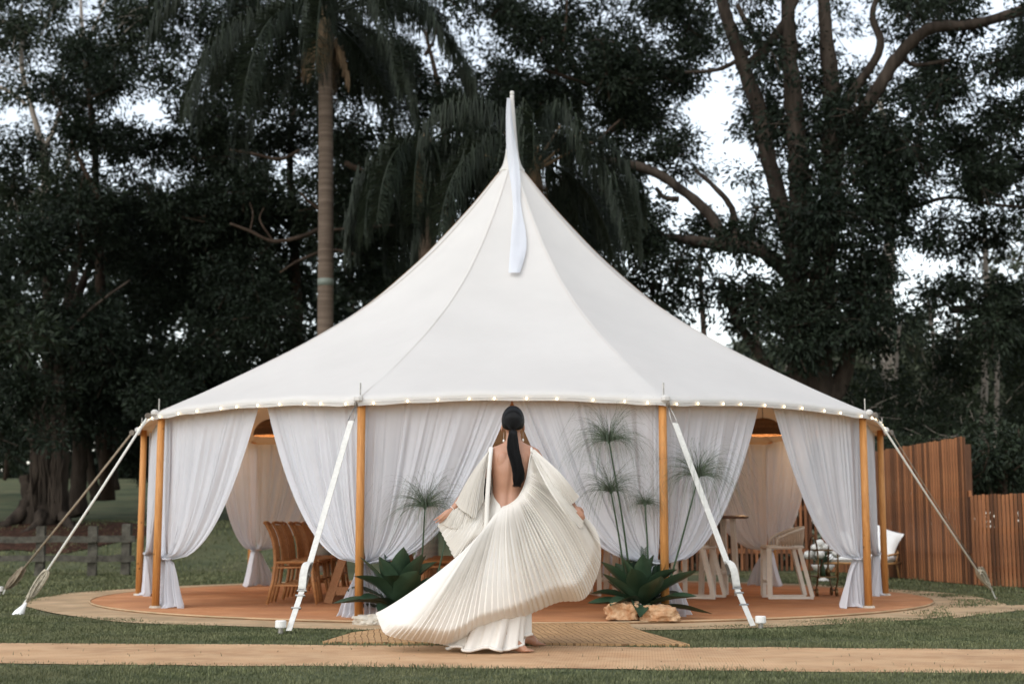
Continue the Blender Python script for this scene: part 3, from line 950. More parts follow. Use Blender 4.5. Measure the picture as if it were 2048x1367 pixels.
bar_table(1.42, .95, 'round dark topped bar table with white legs behind the right agave', .36, 1.00)

# rattan day sofa outside, behind the tent
def sofa(x, y, rz):
    Rz = Matrix.Rotation(rz, 3, 'Z')
    T = lambda a, b, c: Vector((x, y, 0)) + Rz @ Vector((a, b, c))
    g = thing('rattan_sofa', 'rattan outdoor sofa with white cushions on the lawn by the timber fence', 'sofa', (x, y, 0))
    m = M['rattan']
    mb = MB()
    for b in (-.32, .32): mb.tube([T(-.56, b, .27), T(.56, b, .27)], .018, 8)
    for a in (-.56, .56): mb.tube([T(a, -.32, .27), T(a, .32, .27)], .018, 8)
    mb.build('seat_frame', m, g, True)
    for a in (-.50, .50):
        for b in (-.30, .30):
            mb = MB(); mb.tube([T(a, b, .27), T(a * 1.06, b * 1.08, .0)], [.022, .016], 8); mb.build('leg', m, g, True)
    # curved gallery round back and sides
    path = [T(-.54, -.33, .40)] + [T(.60 * -cos(t), .38 * sin(t) + .02, .40 + .16 * sin(t)) for t in np.linspace(.15, pi - .15, 15)] + [T(.54, -.33, .40)]
    mb = MB(); mb.tube(path, .018, 8); mb.build('gallery_rail', m, g, True)
    for t in np.linspace(0, pi, 19):
        mb = MB(); mb.tube([T(-.57 * cos(t), .33 * sin(t), .27), T(-.60 * cos(t), .38 * sin(t) + .02, .40 + .16 * sin(t))], .009, 6); mb.build('gallery_spindle', m, g, True)
    mb = MB(); p = T(0, 0, .345); mb.box(p, (1.06, .62, .13), Rz, .05); mb.build('seat_cushion', M['cushion'], g)
    return g, T
sg, ST = sofa(5.74, 6.0, radians(-30))
def pillow(c, w_, h_, t_, rot, label):
    rows = []
    n = 11
    mb = MB()
    for sgn in (-1, 1):
        rows = []
        for a in range(n):
            row = []
            for b in range(n):
                u, v = 2 * a / (n - 1) - 1, 2 * b / (n - 1) - 1
                th = t_ * .5 * max(0, (1 - u * u) * (1 - v * v)) ** .45
                pin = 1 - .10 * (1 - u * u) * abs(v) ** 3 - .10 * (1 - v * v) * abs(u) ** 3
                p = Vector((u * w_ / 2 * pin, sgn * th, v * h_ / 2 * pin))
                row.append(Vector(c) + rot @ p)
            rows.append(row if sgn > 0 else row[::-1])
        mb.grid(rows)
    o = mb.build('pillow', M['cushion'], None, True)
    tag(o, label, 'pillow', 'white pillows on the rattan sofa')
pillow(ST(.36, .14, .62), .50, .46, .17, Matrix.Rotation(radians(-30), 3, 'Z') @ Matrix.Rotation(radians(-24), 3, 'X') @ Matrix.Rotation(radians(20), 3, 'Y'), 'white square pillow standing at the right end of the rattan sofa')
pillow(ST(-.18, .16, .60), .56, .46, .18, Matrix.Rotation(radians(-30), 3, 'Z') @ Matrix.Rotation(radians(-26), 3, 'X') @ Matrix.Rotation(radians(-8), 3, 'Y'), 'large white pillow leaning on the back of the rattan sofa at its left')

# white urn and flowers on the lawn
def urn(x, y):
    mb = MB(); mb.lathe([(0, .0), (.09, .0), (.09, .02), (.04, .05), (.035, .10), (.06, .13), (.15, .19), (.185, .25), (.18, .26), (.165, .25), (.0, .22)], (x, y, 0), 24)
    o = mb.build('flower_urn', M['ceramic'], None, True)
    tag(o, 'white footed urn on the lawn behind the brass bar cart', 'urn')
    g = thing('flower_bouquet', 'bouquet of large white blooms with dark leaves in the white urn', 'flowers', (x, y, .25))
    r_ = random.Random(4)
    for i in range(16):
        a = r_.uniform(0, 6.28); q = r_.uniform(.02, .27)
        c = Vector((x + q * cos(a), y + q * sin(a) * .8, .33 + .22 * (1 - (q / .28) ** 2) + r_.uniform(-.03, .05)))
        mb = MB(); mb.tube([(x, y, .22), (c.x * .5 + x * .5, c.y * .5 + y * .5, .3), c], .006, 5); mb.build('stem', M['stemgreen'], g)
        mb = MB(); R_ = r_.uniform(.055, .080); n0 = len(mb.v)
        mb.ell((0, 0, 0), (1, 1, 1), 16, 11)
        ph_ = r_.uniform(0, 6)
        for q_, v_ in enumerate(mb.v):
            a_ = math.atan2(v_[1], v_[0]); k_ = 1 + .10 * sin(5 * a_ + 5 * v_[2] + ph_) + .07 * sin(9 * a_ - 7 * v_[2] + ph_)
            mb.v[q_] = (c.x + v_[0] * R_ * k_, c.y + v_[1] * R_ * k_, c.z + v_[2] * R_ * .85 * k_)
        mb.build('bloom', M['petal'], g, True)
    mb = MB()
    for i in range(34):
        a = r_.uniform(0, 6.28); el = r_.uniform(-.2, 1.2); L = r_.uniform(.14, .27)
        d = Vector((cos(a) * cos(el), sin(a) * cos(el), sin(el))); side = d.cross(Vector((0, 0, 1))).normalized()
        b = Vector((x, y, .27)) + d * .06; t = Vector((x, y, .27)) + d * L
        mb.add([b, (b + t) / 2 - side * .03, t, (b + t) / 2 + side * .03], [(0, 1, 2, 3)])
    tag(mb.build('foliage', M['stemgreen'], g), kind='stuff')
urn(4.96, 5.3)

def cart(x, y):
    g = thing('bar_cart', 'small dark brass bar cart with round hoop frames on wheels inside the tent', 'bar cart', (x, y, 0))
    m = M['brass']
    for dx in (-.12, .12):
        mb = MB(); mb.tube([(x + dx, y + .27 * cos(t), .42 + .33 * sin(t)) for t in [2 * pi * q / 28 for q in range(29)]], .010, 6, cap=False); mb.build('hoop', m, g, True)
    for z in (.26, .58):
        w_ = .27 * math.sqrt(max(0, 1 - ((z - .42) / .33) ** 2))
        mb = MB(); mb.box((x, y, z), (.24, 2 * w_, .012)); mb.build('shelf', m, g)
    for dy in (-.14, .14):
        for dx in (-.12, .12):
            mb = MB(); mb.tube([(x + dx - .012, y + dy, .075), (x + dx + .012, y + dy, .075)], .047, 14); mb.build('wheel', m, g)
            mb = MB(); mb.tube([(x + dx, y + dy, .075), (x + dx, y + dy, .14)], .007, 6); mb.build('wheel_fork', m, g)
    # bottles and blooms on it
    for q, (dx, dy, z, hh, col) in enumerate([(-.03, -.10, .266, .17, 'stemgreen'), (.05, -.02, .266, .14, 'brass'), (0, .08, .266, .20, 'darkwood')]):
        mb = MB(); mb.lathe([(0, z), (.03, z), (.032, z + hh * .55), (.012, z + hh * .75), (.011, z + hh), (0, z + hh)], (x + dx, y + dy, 0), 12)
        o = mb.build('bottle', M[col], None, True)
        tag(o, ['dark green bottle on the lower shelf of the bar cart, at the near end', 'short brassy bottle on the lower shelf of the bar cart', 'tallest dark brown bottle on the lower shelf of the bar cart'][q], 'bottle', 'bottles on the bar cart')
cart(3.83, .05)

# ================================================================== FENCES
def slat_fence(name, label, A, B, hgtf, n, post_every=12):
    A, B = Vector(A), Vector(B)
    g = thing(name, label, 'fence', (A.x, A.y, 0), 'upright timber slat fences')
    ax = (B - A); L = ax.length; ax.normalize(); nr = Vector((-ax.y, ax.x, 0))
    mb = MB(); mb.box((0, 0, .5), (.052, .019, 1.0), None, .004); me = mb.mesh('slat')
    me.materials.append(M['slat'])
    ang = math.atan2(ax.y, ax.x)
    for i in range(n):
        p = lerp(A, B, (i + .5) / n)
        o = bpy.data.objects.new('slat', me); COL.objects.link(o); o.parent = g
        o.matrix_parent_inverse = Matrix.Translation(-g.location)
        o.location = (p.x, p.y, .02)
        o.rotation_euler.z = ang + random.uniform(-.03, .03)
        o.scale = (1, 1, hgtf((i + .5) / n) + random.uniform(-.010, .010))
    back = nr * (.045 if nr.dot(Vector((A.x, A.y + 17, 0))) > 0 else -.045)
    for z in (.35, .62):
        mb = MB()
        hh = lambda t: hgtf(t) * (z if z > .5 else .2)
        mb.bar(A + back + Vector((0, 0, hh(0))), B + back + Vector((0, 0, hh(1))), .04, .09); mb.build('rail', M['slat'], g)
    k = max(2, n // post_every + 1)
    for i in range(k):
        t = .02 + .95 * i / (k - 1); p = lerp(A, B, t) + nr * (.11 if nr.dot(Vector((A.x, A.y + 17, 0))) > 0 else -.11)
        mb = MB(); mb.box((p.x, p.y, hgtf(t) * .48), (.085, .085, hgtf(t) * .96), Matrix.Rotation(ang, 3, 'Z')); mb.build('post', M['slat'], g)
# right hand run beside the lawn (high part rising towards the camera), the low end part, and the open slat run behind the tent
slat_fence('slat_fence', 'tall reddish timber slat fence right of the tent, behind the white rope', (5.95, 9.9, 0), (6.72, 3.45, 0), lambda t: 2.10 + .07 * t, 68)
slat_fence('slat_fence', 'lower dark reddish slat fence at the right edge below the shrub', (6.74, 3.40, 0), (7.9, 1.1, 0), lambda t: 1.30 + .02 * t, 34)
slat_fence('slat_fence', 'open timber slat fence with dark gaps seen through the tent behind the stools', (-.4, 10.1, 0), (5.90, 9.98, 0), lambda t: 1.95, 66)

def rail_fence():
    g = thing('rail_fence', 'old grey split rail fence in front of the mulch bank at far left', 'fence', (-7.4, 7.4, 0))
    m = M['greywood']
    posts = [(-9.9, 7.0, .98), (-8.15, 7.2, .86), (-7.32, 7.45, .86), (-6.78, 7.6, .90)]
    for i, (x, y, hh) in enumerate(posts):
        mb = MB(); rr = random.Random(i)
        rings = []
        for z in (-.05, .3, hh - .02, hh + .01):
            rings.append([Vector((x + rr.uniform(-.01, .01) + .075 * a * rr.uniform(.9, 1.1), y + .055 * b * rr.uniform(.9, 1.1), z)) for a, b in ((-1, -1), (1, -1), (1, 1), (-1, 1))])
        mb.loft(rings); mb.build('post', m, g)
    ends = [((-10.4, 6.95), (-8.05, 7.2)), ((-8.15, 7.2), (-7.22, 7.45)), ((-7.32, 7.45), (-6.62, 7.65))]
    for (p, q) in ends:
        for z in (.31, .64):
            mb = MB(); rr = random.Random(p[0] + z)
            rings = []
            for s in range(6):
                t = s / 5; x, y = lerp(p[0], q[0], t), lerp(p[1], q[1], t) - .075
                zz = z + rr.uniform(-.012, .012); h_ = .055 * rr.uniform(.85, 1.15)
                rings.append([Vector((x, y - .03, zz - h_)), Vector((x, y + .03, zz - h_)), Vector((x, y + .03, zz + h_)), Vector((x, y - .03, zz + h_))])
            mb.loft(rings); mb.build('rail', m, g)
rail_fence()

# ================================================================== ROCKS
def rock(name, label, c, r, mat, seed, group=None, squash=1.0, boxy=0.0):
    bm = bmesh.new(); bmesh.ops.create_icosphere(bm, subdivisions=5, radius=1.0)
    for v in bm.verts:
        d = v.co.normalized()
        if boxy:
            m_ = max(abs(d.x), abs(d.y), abs(d.z)); d = d.lerp(d / m_ * .8, boxy)
        n = mnoise.fractal(d * 1.7 + Vector((seed, 0, 0)), 1.0, 2.0, 5)
        n2 = mnoise.cell(d * 2.2 + Vector((seed, 3, 0)))
        d = d * (1 + .24 * n + .10 * n2 + .06 * mnoise.fractal(d * 6 + Vector((seed, 1, 2)), 1.0, 2.0, 4))
        v.co = Vector((d.x * r[0], d.y * r[1], max(-.35, d.z) * r[2])) + Vector(c)
    me = bpy.data.meshes.new(name); bm.to_mesh(me); bm.free()
    me.polygons.foreach_set('use_smooth', [True] * len(me.polygons))
    o = link(name, me, mat)
    return tag(o, label, 'rock', group)
rock('rock', 'squared pale and orange sandstone rock at the foot of the right agave, left one', (1.00, -4.60, .085), (.17, .13, .125), M['rock'], 3.3, 'rocks edging the right agave', boxy=.8)
rock('rock', 'rounded orange clay rock at the foot of the right agave, right one', (1.32, -4.62, .07), (.19, .12, .105), M['rock'], 8.1, 'rocks edging the right agave', boxy=.6)
rock('rock', 'flat grey white rock under the left agave beside the dress tip', (-1.24, -4.85, .035), (.17, .10, .07), M['palerock'], 5.7, None, boxy=.3)
rock('rock', 'small pale stone tucked behind the right agave rocks', (1.16, -4.45, .07), (.12, .10, .10), M['palerock'], 1.7, 'rocks edging the right agave')

# ================================================================== AGAVES AND PAPYRUS
def agave(x, y, label, seed, s, n=26, kill=None):
    g = thing('agave', label, 'plant', (x, y, 0), 'agave plants at the tent entrance')
    r_ = random.Random(seed)
    for i in range(n):
        t = i / (n - 1)
        az = i * 2.39996 + r_.uniform(-.25, .25)
        el = lerp(.10, 1.30, t ** .95) + r_.uniform(-.1, .1)
        L = s * lerp(.60, .52, t) * r_.uniform(.85, 1.12)
        W = .104 * s * r_.uniform(.85, 1.15)
        d0 = Vector((cos(az) * cos(el), sin(az) * cos(el), sin(el)))
        side = Vector((-sin(az), cos(az), 0))
        p = Vector((x, y, .10 + .10 * t)) + Vector((cos(az), sin(az), 0)) * .03
        ns = 12; rows = []; e_ = el
        curl = r_.uniform(.1, 1.1)
        tw = r_.uniform(-.5, .5)
        for q in range(ns + 1):
            u = q / ns
            wd = W * (.55 + 1.1 * u - .1 * u) if u < .45 else W * 1.0 * max(0, 1 - ((u - .45) / .55) ** 2.2) * 1.045
            wd = max(wd, .0015)
            e2 = e_ + curl * ((.35 - 1.5 * u) if t < .75 else (.15 - .5 * u)) * .75 + .9 * max(0, u - .72) * (1.2 - t)
            d = Vector((cos(az) * cos(e2), sin(az) * cos(e2), sin(e2)))
            nr = side.cross(d); 
            if q: p = p + d * (L / ns)
            sd = side * cos(tw * u) + nr * sin(tw * u)
            cup = .42 * wd
            rows.append([p - sd * wd - nr * -cup * .9 * (1 if nr.z > 0 else -1), p - sd * wd * .55 - nr * -cup * .25 * (1 if nr.z > 0 else -1), p, p + sd * wd * .55 - nr * -cup * .25 * (1 if nr.z > 0 else -1), p + sd * wd - nr * -cup * .9 * (1 if nr.z > 0 else -1)])
        # underside gives the leaf its thickness
        und = [[v + Vector((0, 0, -.010 * (1 - q / (ns + 1)))) - (rows[q][2] - Vector((x, y, .1))).normalized() * 0 for v in rows[q]] for q in range(ns + 1)]
        mb = MB(); mb.grid(rows); mb.grid([r[::-1] for r in und]); mb.build('leaf', M['agave'], g, True)
    mb = MB(); mb.lathe([(0, .0), (.09, .0), (.085, .12), (.05, .24), (0, .27)], (x, y, 0), 12); mb.build('core', M['agave'], g, True)
agave(1.20, -4.28, 'dark green agave rosette with broad leaves behind the orange rocks', 11, .95, 27)
agave(-1.06, -4.30, 'dark green agave rosette at the left front pole, partly behind the dress', 23, .97, 25)

def papyrus(x, y, label, heads, seed):
    """heads: (tip position, umbel radius, number of rays)"""
    g = thing('papyrus_plant', label, 'plant', (x, y, 0), 'papyrus plants at the tent entrance')
    r_ = np.random.default_rng(seed)
    for (tip, rad, n, bx) in heads:
        tip = Vector(tip); b = Vector((x + bx, y, .05))
        mid = lerp(b, tip, .5) + Vector((.015, 0, .02))
        mb = MB(); mb.tube([tuple(p) for p in spline([tuple(b), tuple(mid), tuple(tip)], 10)], list(np.linspace(.011, .0065, 11)), 8)
        so_ = mb.build('stem', M['stemgreen'], g, True)
        sdir_ = (tip - mid).normalized()
        V = []; Q = []
        for i in range(n):
            z = .93 - 1.05 * r_.random(); a = r_.uniform(0, 2 * pi); q = math.sqrt(max(0, 1 - z * z))
            d = Vector((q * cos(a), q * sin(a), z))
            d = (d + sdir_ * .25).normalized()
            L = rad * r_.uniform(.9, 2.0)
            side = d.cross(Vector((r_.normal(), r_.normal(), r_.normal()))).normalized()
            p = tip.copy(); ns = 9; o = len(V); w0 = .0014
            horiz = Vector((d.x, d.y, 0)).length
            for s in range(ns + 1):
                u = s / ns
                wv = w0 * (1 - .55 * u)
                V += [p - side * wv, p + side * wv]
                d2 = (d + Vector((0, 0, -1)) * (3.4 * u ** 1.25 * (.25 + .75 * horiz)) + Vector(r_.normal(size=3)) * .06).normalized()
                p = p + d2 * (L / ns)
            for s in range(ns): Q.append((o + 2 * s, o + 2 * s + 1, o + 2 * s + 3, o + 2 * s + 2))
        me = fast_mesh('umbel', [tuple(v) for v in V], np.array(Q))
        link('umbel', me, M['papyrus'], so_)
        mb = MB(); mb.ell(tip, (.016, .016, .022), 10, 6); mb.build('umbel_knot', M['stemgreen'], so_, True)
papyrus(1.24, -4.22, 'tall papyrus with four shaggy green heads rising from the right agave', [
    (at(1218, 882, -4.35), .42, 420, -.10), (at(1222, 983, -4.40), .38, 300, -.16), (at(1290, 1008, -4.30), .20, 220, .02), (at(1397, 952, -4.35), .45, 440, .13)], 5)
papyrus(-.92, -4.20, 'papyrus with shaggy green heads in front of the left front curtain beside the dress', [
    (at(850, 1014, -4.30), .44, 380, .02), (at(893, 1070, -4.1), .20, 260, .12)], 9)
# dark fan of young palm leaves in the middle of the right agave
def sprout(x, y):
    g = thing('cycad_sprout', 'small dark upright feathery sprout in the middle of the right agave', 'plant', (x, y, 0))
    r_ = random.Random(3)
    for i in range(7):
        a = r_.uniform(0, 6.28); lean = r_.uniform(.05, .28); L = r_.uniform(.40, .52)
        mb = MB(); p = Vector((x, y, .2))
        d = Vector((cos(a) * lean, sin(a) * lean, 1)).normalized(); s = d.cross(Vector((0, 1, .2))).normalized()
        mb.tube([p, p + d * L], [.005, .002], 5)
        for k in range(16):
            q = p + d * L * (.35 + .65 * k / 16)
            for sg in (-1, 1):
                t = q + (s * sg * .8 + d * .9).normalized() * .085 * (1 - .4 * k / 16)
                mb.add([q, (q + t) / 2 + d * .008, t, (q + t) / 2 - d * .008], [(0, 1, 2, 3)])
        mb.build('frond', M['agave'], g)
sprout(1.20, -4.10)
# ================================================================== TREES
LEAFN = [0]
def leaves(name, centers, radii, counts, mat, parent, size=(.15, .06), seed=0, droop=.35, sub=.26, kind=None):
    """a crown: leaf blades gathered in twig-end tufts through the volume of each clump"""
    r = np.random.default_rng(seed)
    P = []; A = []
    for c, rad, n in zip(centers, radii, counts):
        k = max(3, int(n / 26))
        d = r.normal(size=(k, 3)); d /= np.linalg.norm(d, axis=1)[:, None]
        tc = np.array(c) + d * (rad * r.random((k, 1)) ** .45) * np.array([1, 1, .8])
        m = int(n / k) + 1
        off = r.normal(size=(k, m, 3)) * np.array([1, 1, .75]) * sub * .55
        p = (tc[:, None, :] + off).reshape(-1, 3)
        a = off / (np.linalg.norm(off, axis=2)[..., None] + 1e-6) + (d * .6)[:, None, :] + r.normal(size=off.shape) * .45
        a[..., 2] -= droop
        P.append(p); A.append(a.reshape(-1, 3))
    P = np.concatenate(P); A = np.concatenate(A)
    A /= np.linalg.norm(A, axis=1)[:, None]
    n = len(P)
    S = np.cross(A, r.normal(size=(n, 3)) * .8 + np.array([0, 0, 1.0])); S /= np.linalg.norm(S, axis=1)[:, None] + 1e-9
    L = size[0] * r.uniform(.65, 1.35, (n, 1)); W = size[1] * r.uniform(.7, 1.3, (n, 1))
    U = np.cross(S, A) * (.10 * L)
    V = np.empty((n, 4, 3))
    V[:, 0] = P - A * L * .5; V[:, 1] = P - S * W * .5 + U - A * L * .05; V[:, 2] = P + A * L * .5; V[:, 3] = P + S * W * .5 + U - A * L * .05
    Q = np.arange(n * 4, dtype=np.int32).reshape(n, 4)
    LEAFN[0] += n
    o = link(name, fast_mesh(name, V.reshape(-1, 3), Q), mat, parent)
    return o

GAPS = [(1430, 165, 52, 75), (1468, 258, 38, 30), (1312, 385, 62, 28), (1425, 470, 18, 42), (1825, 235, 30, 35), (1690, 150, 18, 22), (320, 205, 20, 50), (250, 150, 22, 30),
        (262, 300, 36, 20), (28, 240, 30, 70), (70, 335, 20, 28), (1893, 520, 34, 30), (1880, 385, 26, 16), (520, 90, 40, 26), (410, 372, 40, 12), (1960, 85, 36, 18), (1790, 60, 26, 26), (1340, 440, 40, 22),
        (130, 60, 22, 40), (10, 310, 26, 40)]
def in_gap(px, py, grow=1.0):
    return any(((px - a) / (c * grow)) ** 2 + ((py - b) / (d * grow)) ** 2 < 1 for a, b, c, d in GAPS)

def region(box, yr, rr, layers, size, seed, gap=1.25, ell=False):
    """clumps filling a stretch of the wood as measured on the photograph, at real depths yr"""
    r = random.Random(seed)
    x0, y0, x1, y1 = box
    ym = (yr[0] + yr[1]) / 2; s = 2844.4 / (ym + 17.65)
    area = (x1 - x0) * (y1 - y0) * (.78 if ell else 1)
    la = size[0] * size[1] * .5 * .62 * s * s
    total = layers * area / la
    rad_m = (rr[0] + rr[1]) / 2
    nb = max(2, int(area / (rad_m * s) ** 2 * .9))
    cs, rs, ns = [], [], []
    tries = 0
    while len(cs) < nb and tries < nb * 20:
        tries += 1
        px, py = r.uniform(x0, x1), r.uniform(y0, y1)
        if ell and ((px - (x0 + x1) / 2) / ((x1 - x0) / 2)) ** 2 + ((py - (y0 + y1) / 2) / ((y1 - y0) / 2)) ** 2 > 1: continue
        if in_gap(px, py, gap): continue
        cs.append(tuple(at(px, py, r.uniform(*yr)))); rs.append(r.uniform(*rr)); ns.append(1)
    ns = [total / max(1, len(cs))] * len(cs)
    return cs, rs, ns

def limbs(name, lst, mat, parent, seed=0, wobble=.04, seg=9):
    mb = MB(); r_ = random.Random(seed)
    for pts in lst:
        q = [tuple(at(p[0], p[1], p[2])) + (p[3],) for p in pts]
        n = max(6, len(q) * 5)
        sp = spline(q, n)
        P = [Vector(s[:3]) + Vector((r_.gauss(0, 1), r_.gauss(0, 1), 0)) * wobble * s[3] * 2 for s in sp]
        mb.tube(P, [max(.006, s[3] * r_.uniform(.92, 1.08)) for s in sp], seg)
    return mb.build(name, mat, parent, True)

def twigs(cs, rs, seed, k=3, rad=.012):
    mb = MB(); r_ = random.Random(seed)
    for c, r in zip(cs, rs):
        c = Vector(c)
        for i in range(k):
            d = Vector((r_.gauss(0, 1), r_.gauss(0, 1), r_.gauss(.2, .8))).normalized()
            a = c - d * r * .7 + Vector((0, 0, -.2 * r)); m = c + Vector((r_.gauss(0, .1), r_.gauss(0, .1), r_.gauss(0, .1))); b = c + d * r
            mb.tube([tuple(p) for p in spline([tuple(a), tuple(m), tuple(b)], 6)], [rad, rad * .95, rad * .9, rad * .8, rad * .65, rad * .5, rad * .25], 5)
    return mb

def tree(name, label, cat, base, limbs_l, bark, regs, leafm, size, seed, group, droop=.35, tw=2, twr=.012):
    g = thing(name, label, cat, base, group)
    limbs('trunk', limbs_l, bark, g, seed)
    cs, rs, ns = [], [], []
    for q in regs:
        a, b, c = region(*q); cs += a; rs += b; ns += c
    leaves('crown', cs, rs, ns, leafm, g, size, seed, droop)
    if tw:
        t = twigs(cs, rs, seed, tw, twr).build('twigs', bark, g, True); t['kind'] = 'stuff'
    return g

TG = 'dark trees of the wood behind the tent'
SZ = (.135, .055)
def base_of(px, py, y):
    p = at(px, py, y); return (p.x, p.y, hgt(p.x, p.y))

# left fig with its cluster of stems and roots on the bank
yb = 14.6
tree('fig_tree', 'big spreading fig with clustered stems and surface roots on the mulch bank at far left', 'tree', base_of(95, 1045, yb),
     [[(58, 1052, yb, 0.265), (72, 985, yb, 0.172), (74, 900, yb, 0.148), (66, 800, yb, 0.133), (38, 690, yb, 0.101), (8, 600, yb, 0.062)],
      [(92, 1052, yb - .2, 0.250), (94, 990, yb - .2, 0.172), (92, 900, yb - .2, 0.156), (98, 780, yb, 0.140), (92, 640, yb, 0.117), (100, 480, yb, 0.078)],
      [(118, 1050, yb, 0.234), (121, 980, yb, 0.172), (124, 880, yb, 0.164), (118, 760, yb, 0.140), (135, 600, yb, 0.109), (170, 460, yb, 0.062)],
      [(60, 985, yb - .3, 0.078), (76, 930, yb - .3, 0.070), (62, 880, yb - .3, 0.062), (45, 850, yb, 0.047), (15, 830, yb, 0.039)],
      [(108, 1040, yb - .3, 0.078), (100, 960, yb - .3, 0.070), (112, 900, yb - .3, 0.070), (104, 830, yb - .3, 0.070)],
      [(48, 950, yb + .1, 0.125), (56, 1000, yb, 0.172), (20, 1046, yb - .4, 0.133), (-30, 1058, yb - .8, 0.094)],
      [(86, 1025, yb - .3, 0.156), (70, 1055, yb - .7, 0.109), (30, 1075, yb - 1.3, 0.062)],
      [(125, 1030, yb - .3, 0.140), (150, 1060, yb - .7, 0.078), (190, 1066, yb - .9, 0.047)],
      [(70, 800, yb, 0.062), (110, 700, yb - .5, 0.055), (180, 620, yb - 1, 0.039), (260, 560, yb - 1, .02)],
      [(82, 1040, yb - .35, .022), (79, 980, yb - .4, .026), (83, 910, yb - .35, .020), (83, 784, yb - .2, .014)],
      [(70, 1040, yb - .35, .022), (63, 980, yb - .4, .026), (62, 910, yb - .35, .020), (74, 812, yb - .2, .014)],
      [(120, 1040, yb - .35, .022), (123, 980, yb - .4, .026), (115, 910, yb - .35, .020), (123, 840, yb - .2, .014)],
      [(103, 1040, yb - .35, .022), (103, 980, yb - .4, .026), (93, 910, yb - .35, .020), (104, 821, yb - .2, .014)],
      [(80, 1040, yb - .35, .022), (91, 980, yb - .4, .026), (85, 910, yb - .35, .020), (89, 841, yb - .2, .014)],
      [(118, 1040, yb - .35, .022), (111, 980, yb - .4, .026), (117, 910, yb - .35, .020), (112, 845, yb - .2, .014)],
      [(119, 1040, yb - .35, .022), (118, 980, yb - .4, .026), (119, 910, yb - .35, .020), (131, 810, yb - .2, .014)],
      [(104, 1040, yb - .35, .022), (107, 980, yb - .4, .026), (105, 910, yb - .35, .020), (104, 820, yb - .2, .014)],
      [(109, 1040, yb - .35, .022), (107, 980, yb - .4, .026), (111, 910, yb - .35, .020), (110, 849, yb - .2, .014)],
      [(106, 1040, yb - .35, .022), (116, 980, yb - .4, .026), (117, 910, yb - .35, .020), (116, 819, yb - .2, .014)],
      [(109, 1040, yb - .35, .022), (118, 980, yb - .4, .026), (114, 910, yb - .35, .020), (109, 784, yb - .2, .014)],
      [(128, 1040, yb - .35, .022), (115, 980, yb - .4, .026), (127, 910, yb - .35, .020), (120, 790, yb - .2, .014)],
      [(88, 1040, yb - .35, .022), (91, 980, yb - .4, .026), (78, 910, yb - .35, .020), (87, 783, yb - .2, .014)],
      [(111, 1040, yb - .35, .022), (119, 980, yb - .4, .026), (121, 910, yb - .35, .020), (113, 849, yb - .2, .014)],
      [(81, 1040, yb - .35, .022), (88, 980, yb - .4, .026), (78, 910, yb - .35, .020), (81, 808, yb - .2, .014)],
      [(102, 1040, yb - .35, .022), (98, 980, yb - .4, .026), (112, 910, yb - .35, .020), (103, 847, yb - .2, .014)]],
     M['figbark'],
     [((-380, 440, 330, 860), (12.5, 18), (.7, 1.1), 3.6, SZ, 1), ((-60, 640, 110, 900), (11.5, 13.5), (.5, .8), 1.0, SZ, 2), ((180, 700, 420, 940), (15, 19), (.7, 1.0), 3.2, SZ, 201), ((-700, -900, 380, -20), (8, 22), (1.0, 1.6), 2.2, (.32, .15), 40, .8)],  # last region: unseen crown above the frame, added to shade the bank and stems
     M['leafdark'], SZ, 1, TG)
# second slim stems to the right of it
tree('leaning_tree', 'dark tree with slim leaning stems right of the big fig on the bank', 'tree', base_of(165, 1010, 16.5),
     [[(155, 1030, 16.5, .24), (158, 960, 16.5, .19), (160, 860, 16.5, .17), (152, 740, 16.5, .15), (150, 620, 16.5, .12), (200, 480, 16.5, .07)],
      [(192, 1000, 18, .14), (182, 940, 18, .12), (172, 860, 18, .10), (180, 740, 18, .08)],
      [(215, 985, 19, .12), (205, 930, 19, .10), (196, 860, 19, .08), (220, 760, 19, .06)],
      [(232, 980, 20, .12), (226, 920, 20, .10), (236, 850, 20, .08)]],
     M['figbark'], [((150, 430, 520, 800), (17, 22), (.8, 1.2), 3.2, (.16, .065), 3)], M['leafdark'], (.18, .07), 2, TG)
# pale slender tree at the upper left
tree('pale_tree', 'slender pale barked tree with forked trunk at upper left', 'tree', base_of(95, 1000, 17),
     [[(112, 1030, 17, 0.131), (104, 800, 17, 0.119), (94, 560, 17, 0.107), (91, 400, 17, 0.105), (88, 300, 17, 0.101), (76, 262, 17, 0.078), (56, 190, 17, 0.065), (43, 130, 17, 0.059), (44, 70, 17, 0.053), (24, 48, 17, 0.048), (-12, 40, 17, 0.036)],
      [(54, 212, 17, 0.053), (30, 190, 17, 0.050), (-12, 168, 17, 0.043)],
      [(88, 300, 17, 0.083), (104, 268, 17, 0.059), (116, 235, 17, 0.053), (128, 180, 17, 0.036), (122, 120, 17, 0.024)],
      [(44, 90, 17, 0.036), (40, 40, 17, 0.030), (48, -20, 17, 0.024)],
      [(134, 340, 17.5, 0.059), (140, 300, 17.5, 0.053), (150, 265, 17.5, 0.047), (146, 240, 17.5, 0.024)],
      [(160, 110, 18, 0.059), (165, 70, 18, 0.047), (160, -20, 18, 0.035)], [(162, 95, 18, 0.035), (190, 50, 18, 0.030), (215, -10, 18, 0.024)]],
     M['palebark'], [((-30, -20, 170, 420), (15, 20), (.5, .9), 2.5, SZ, 5, 1.05), ((130, -20, 300, 130), (15, 19), (.5, .8), 2.4, SZ, 6, 1.0)], M['leafmid'], SZ, 3, TG)
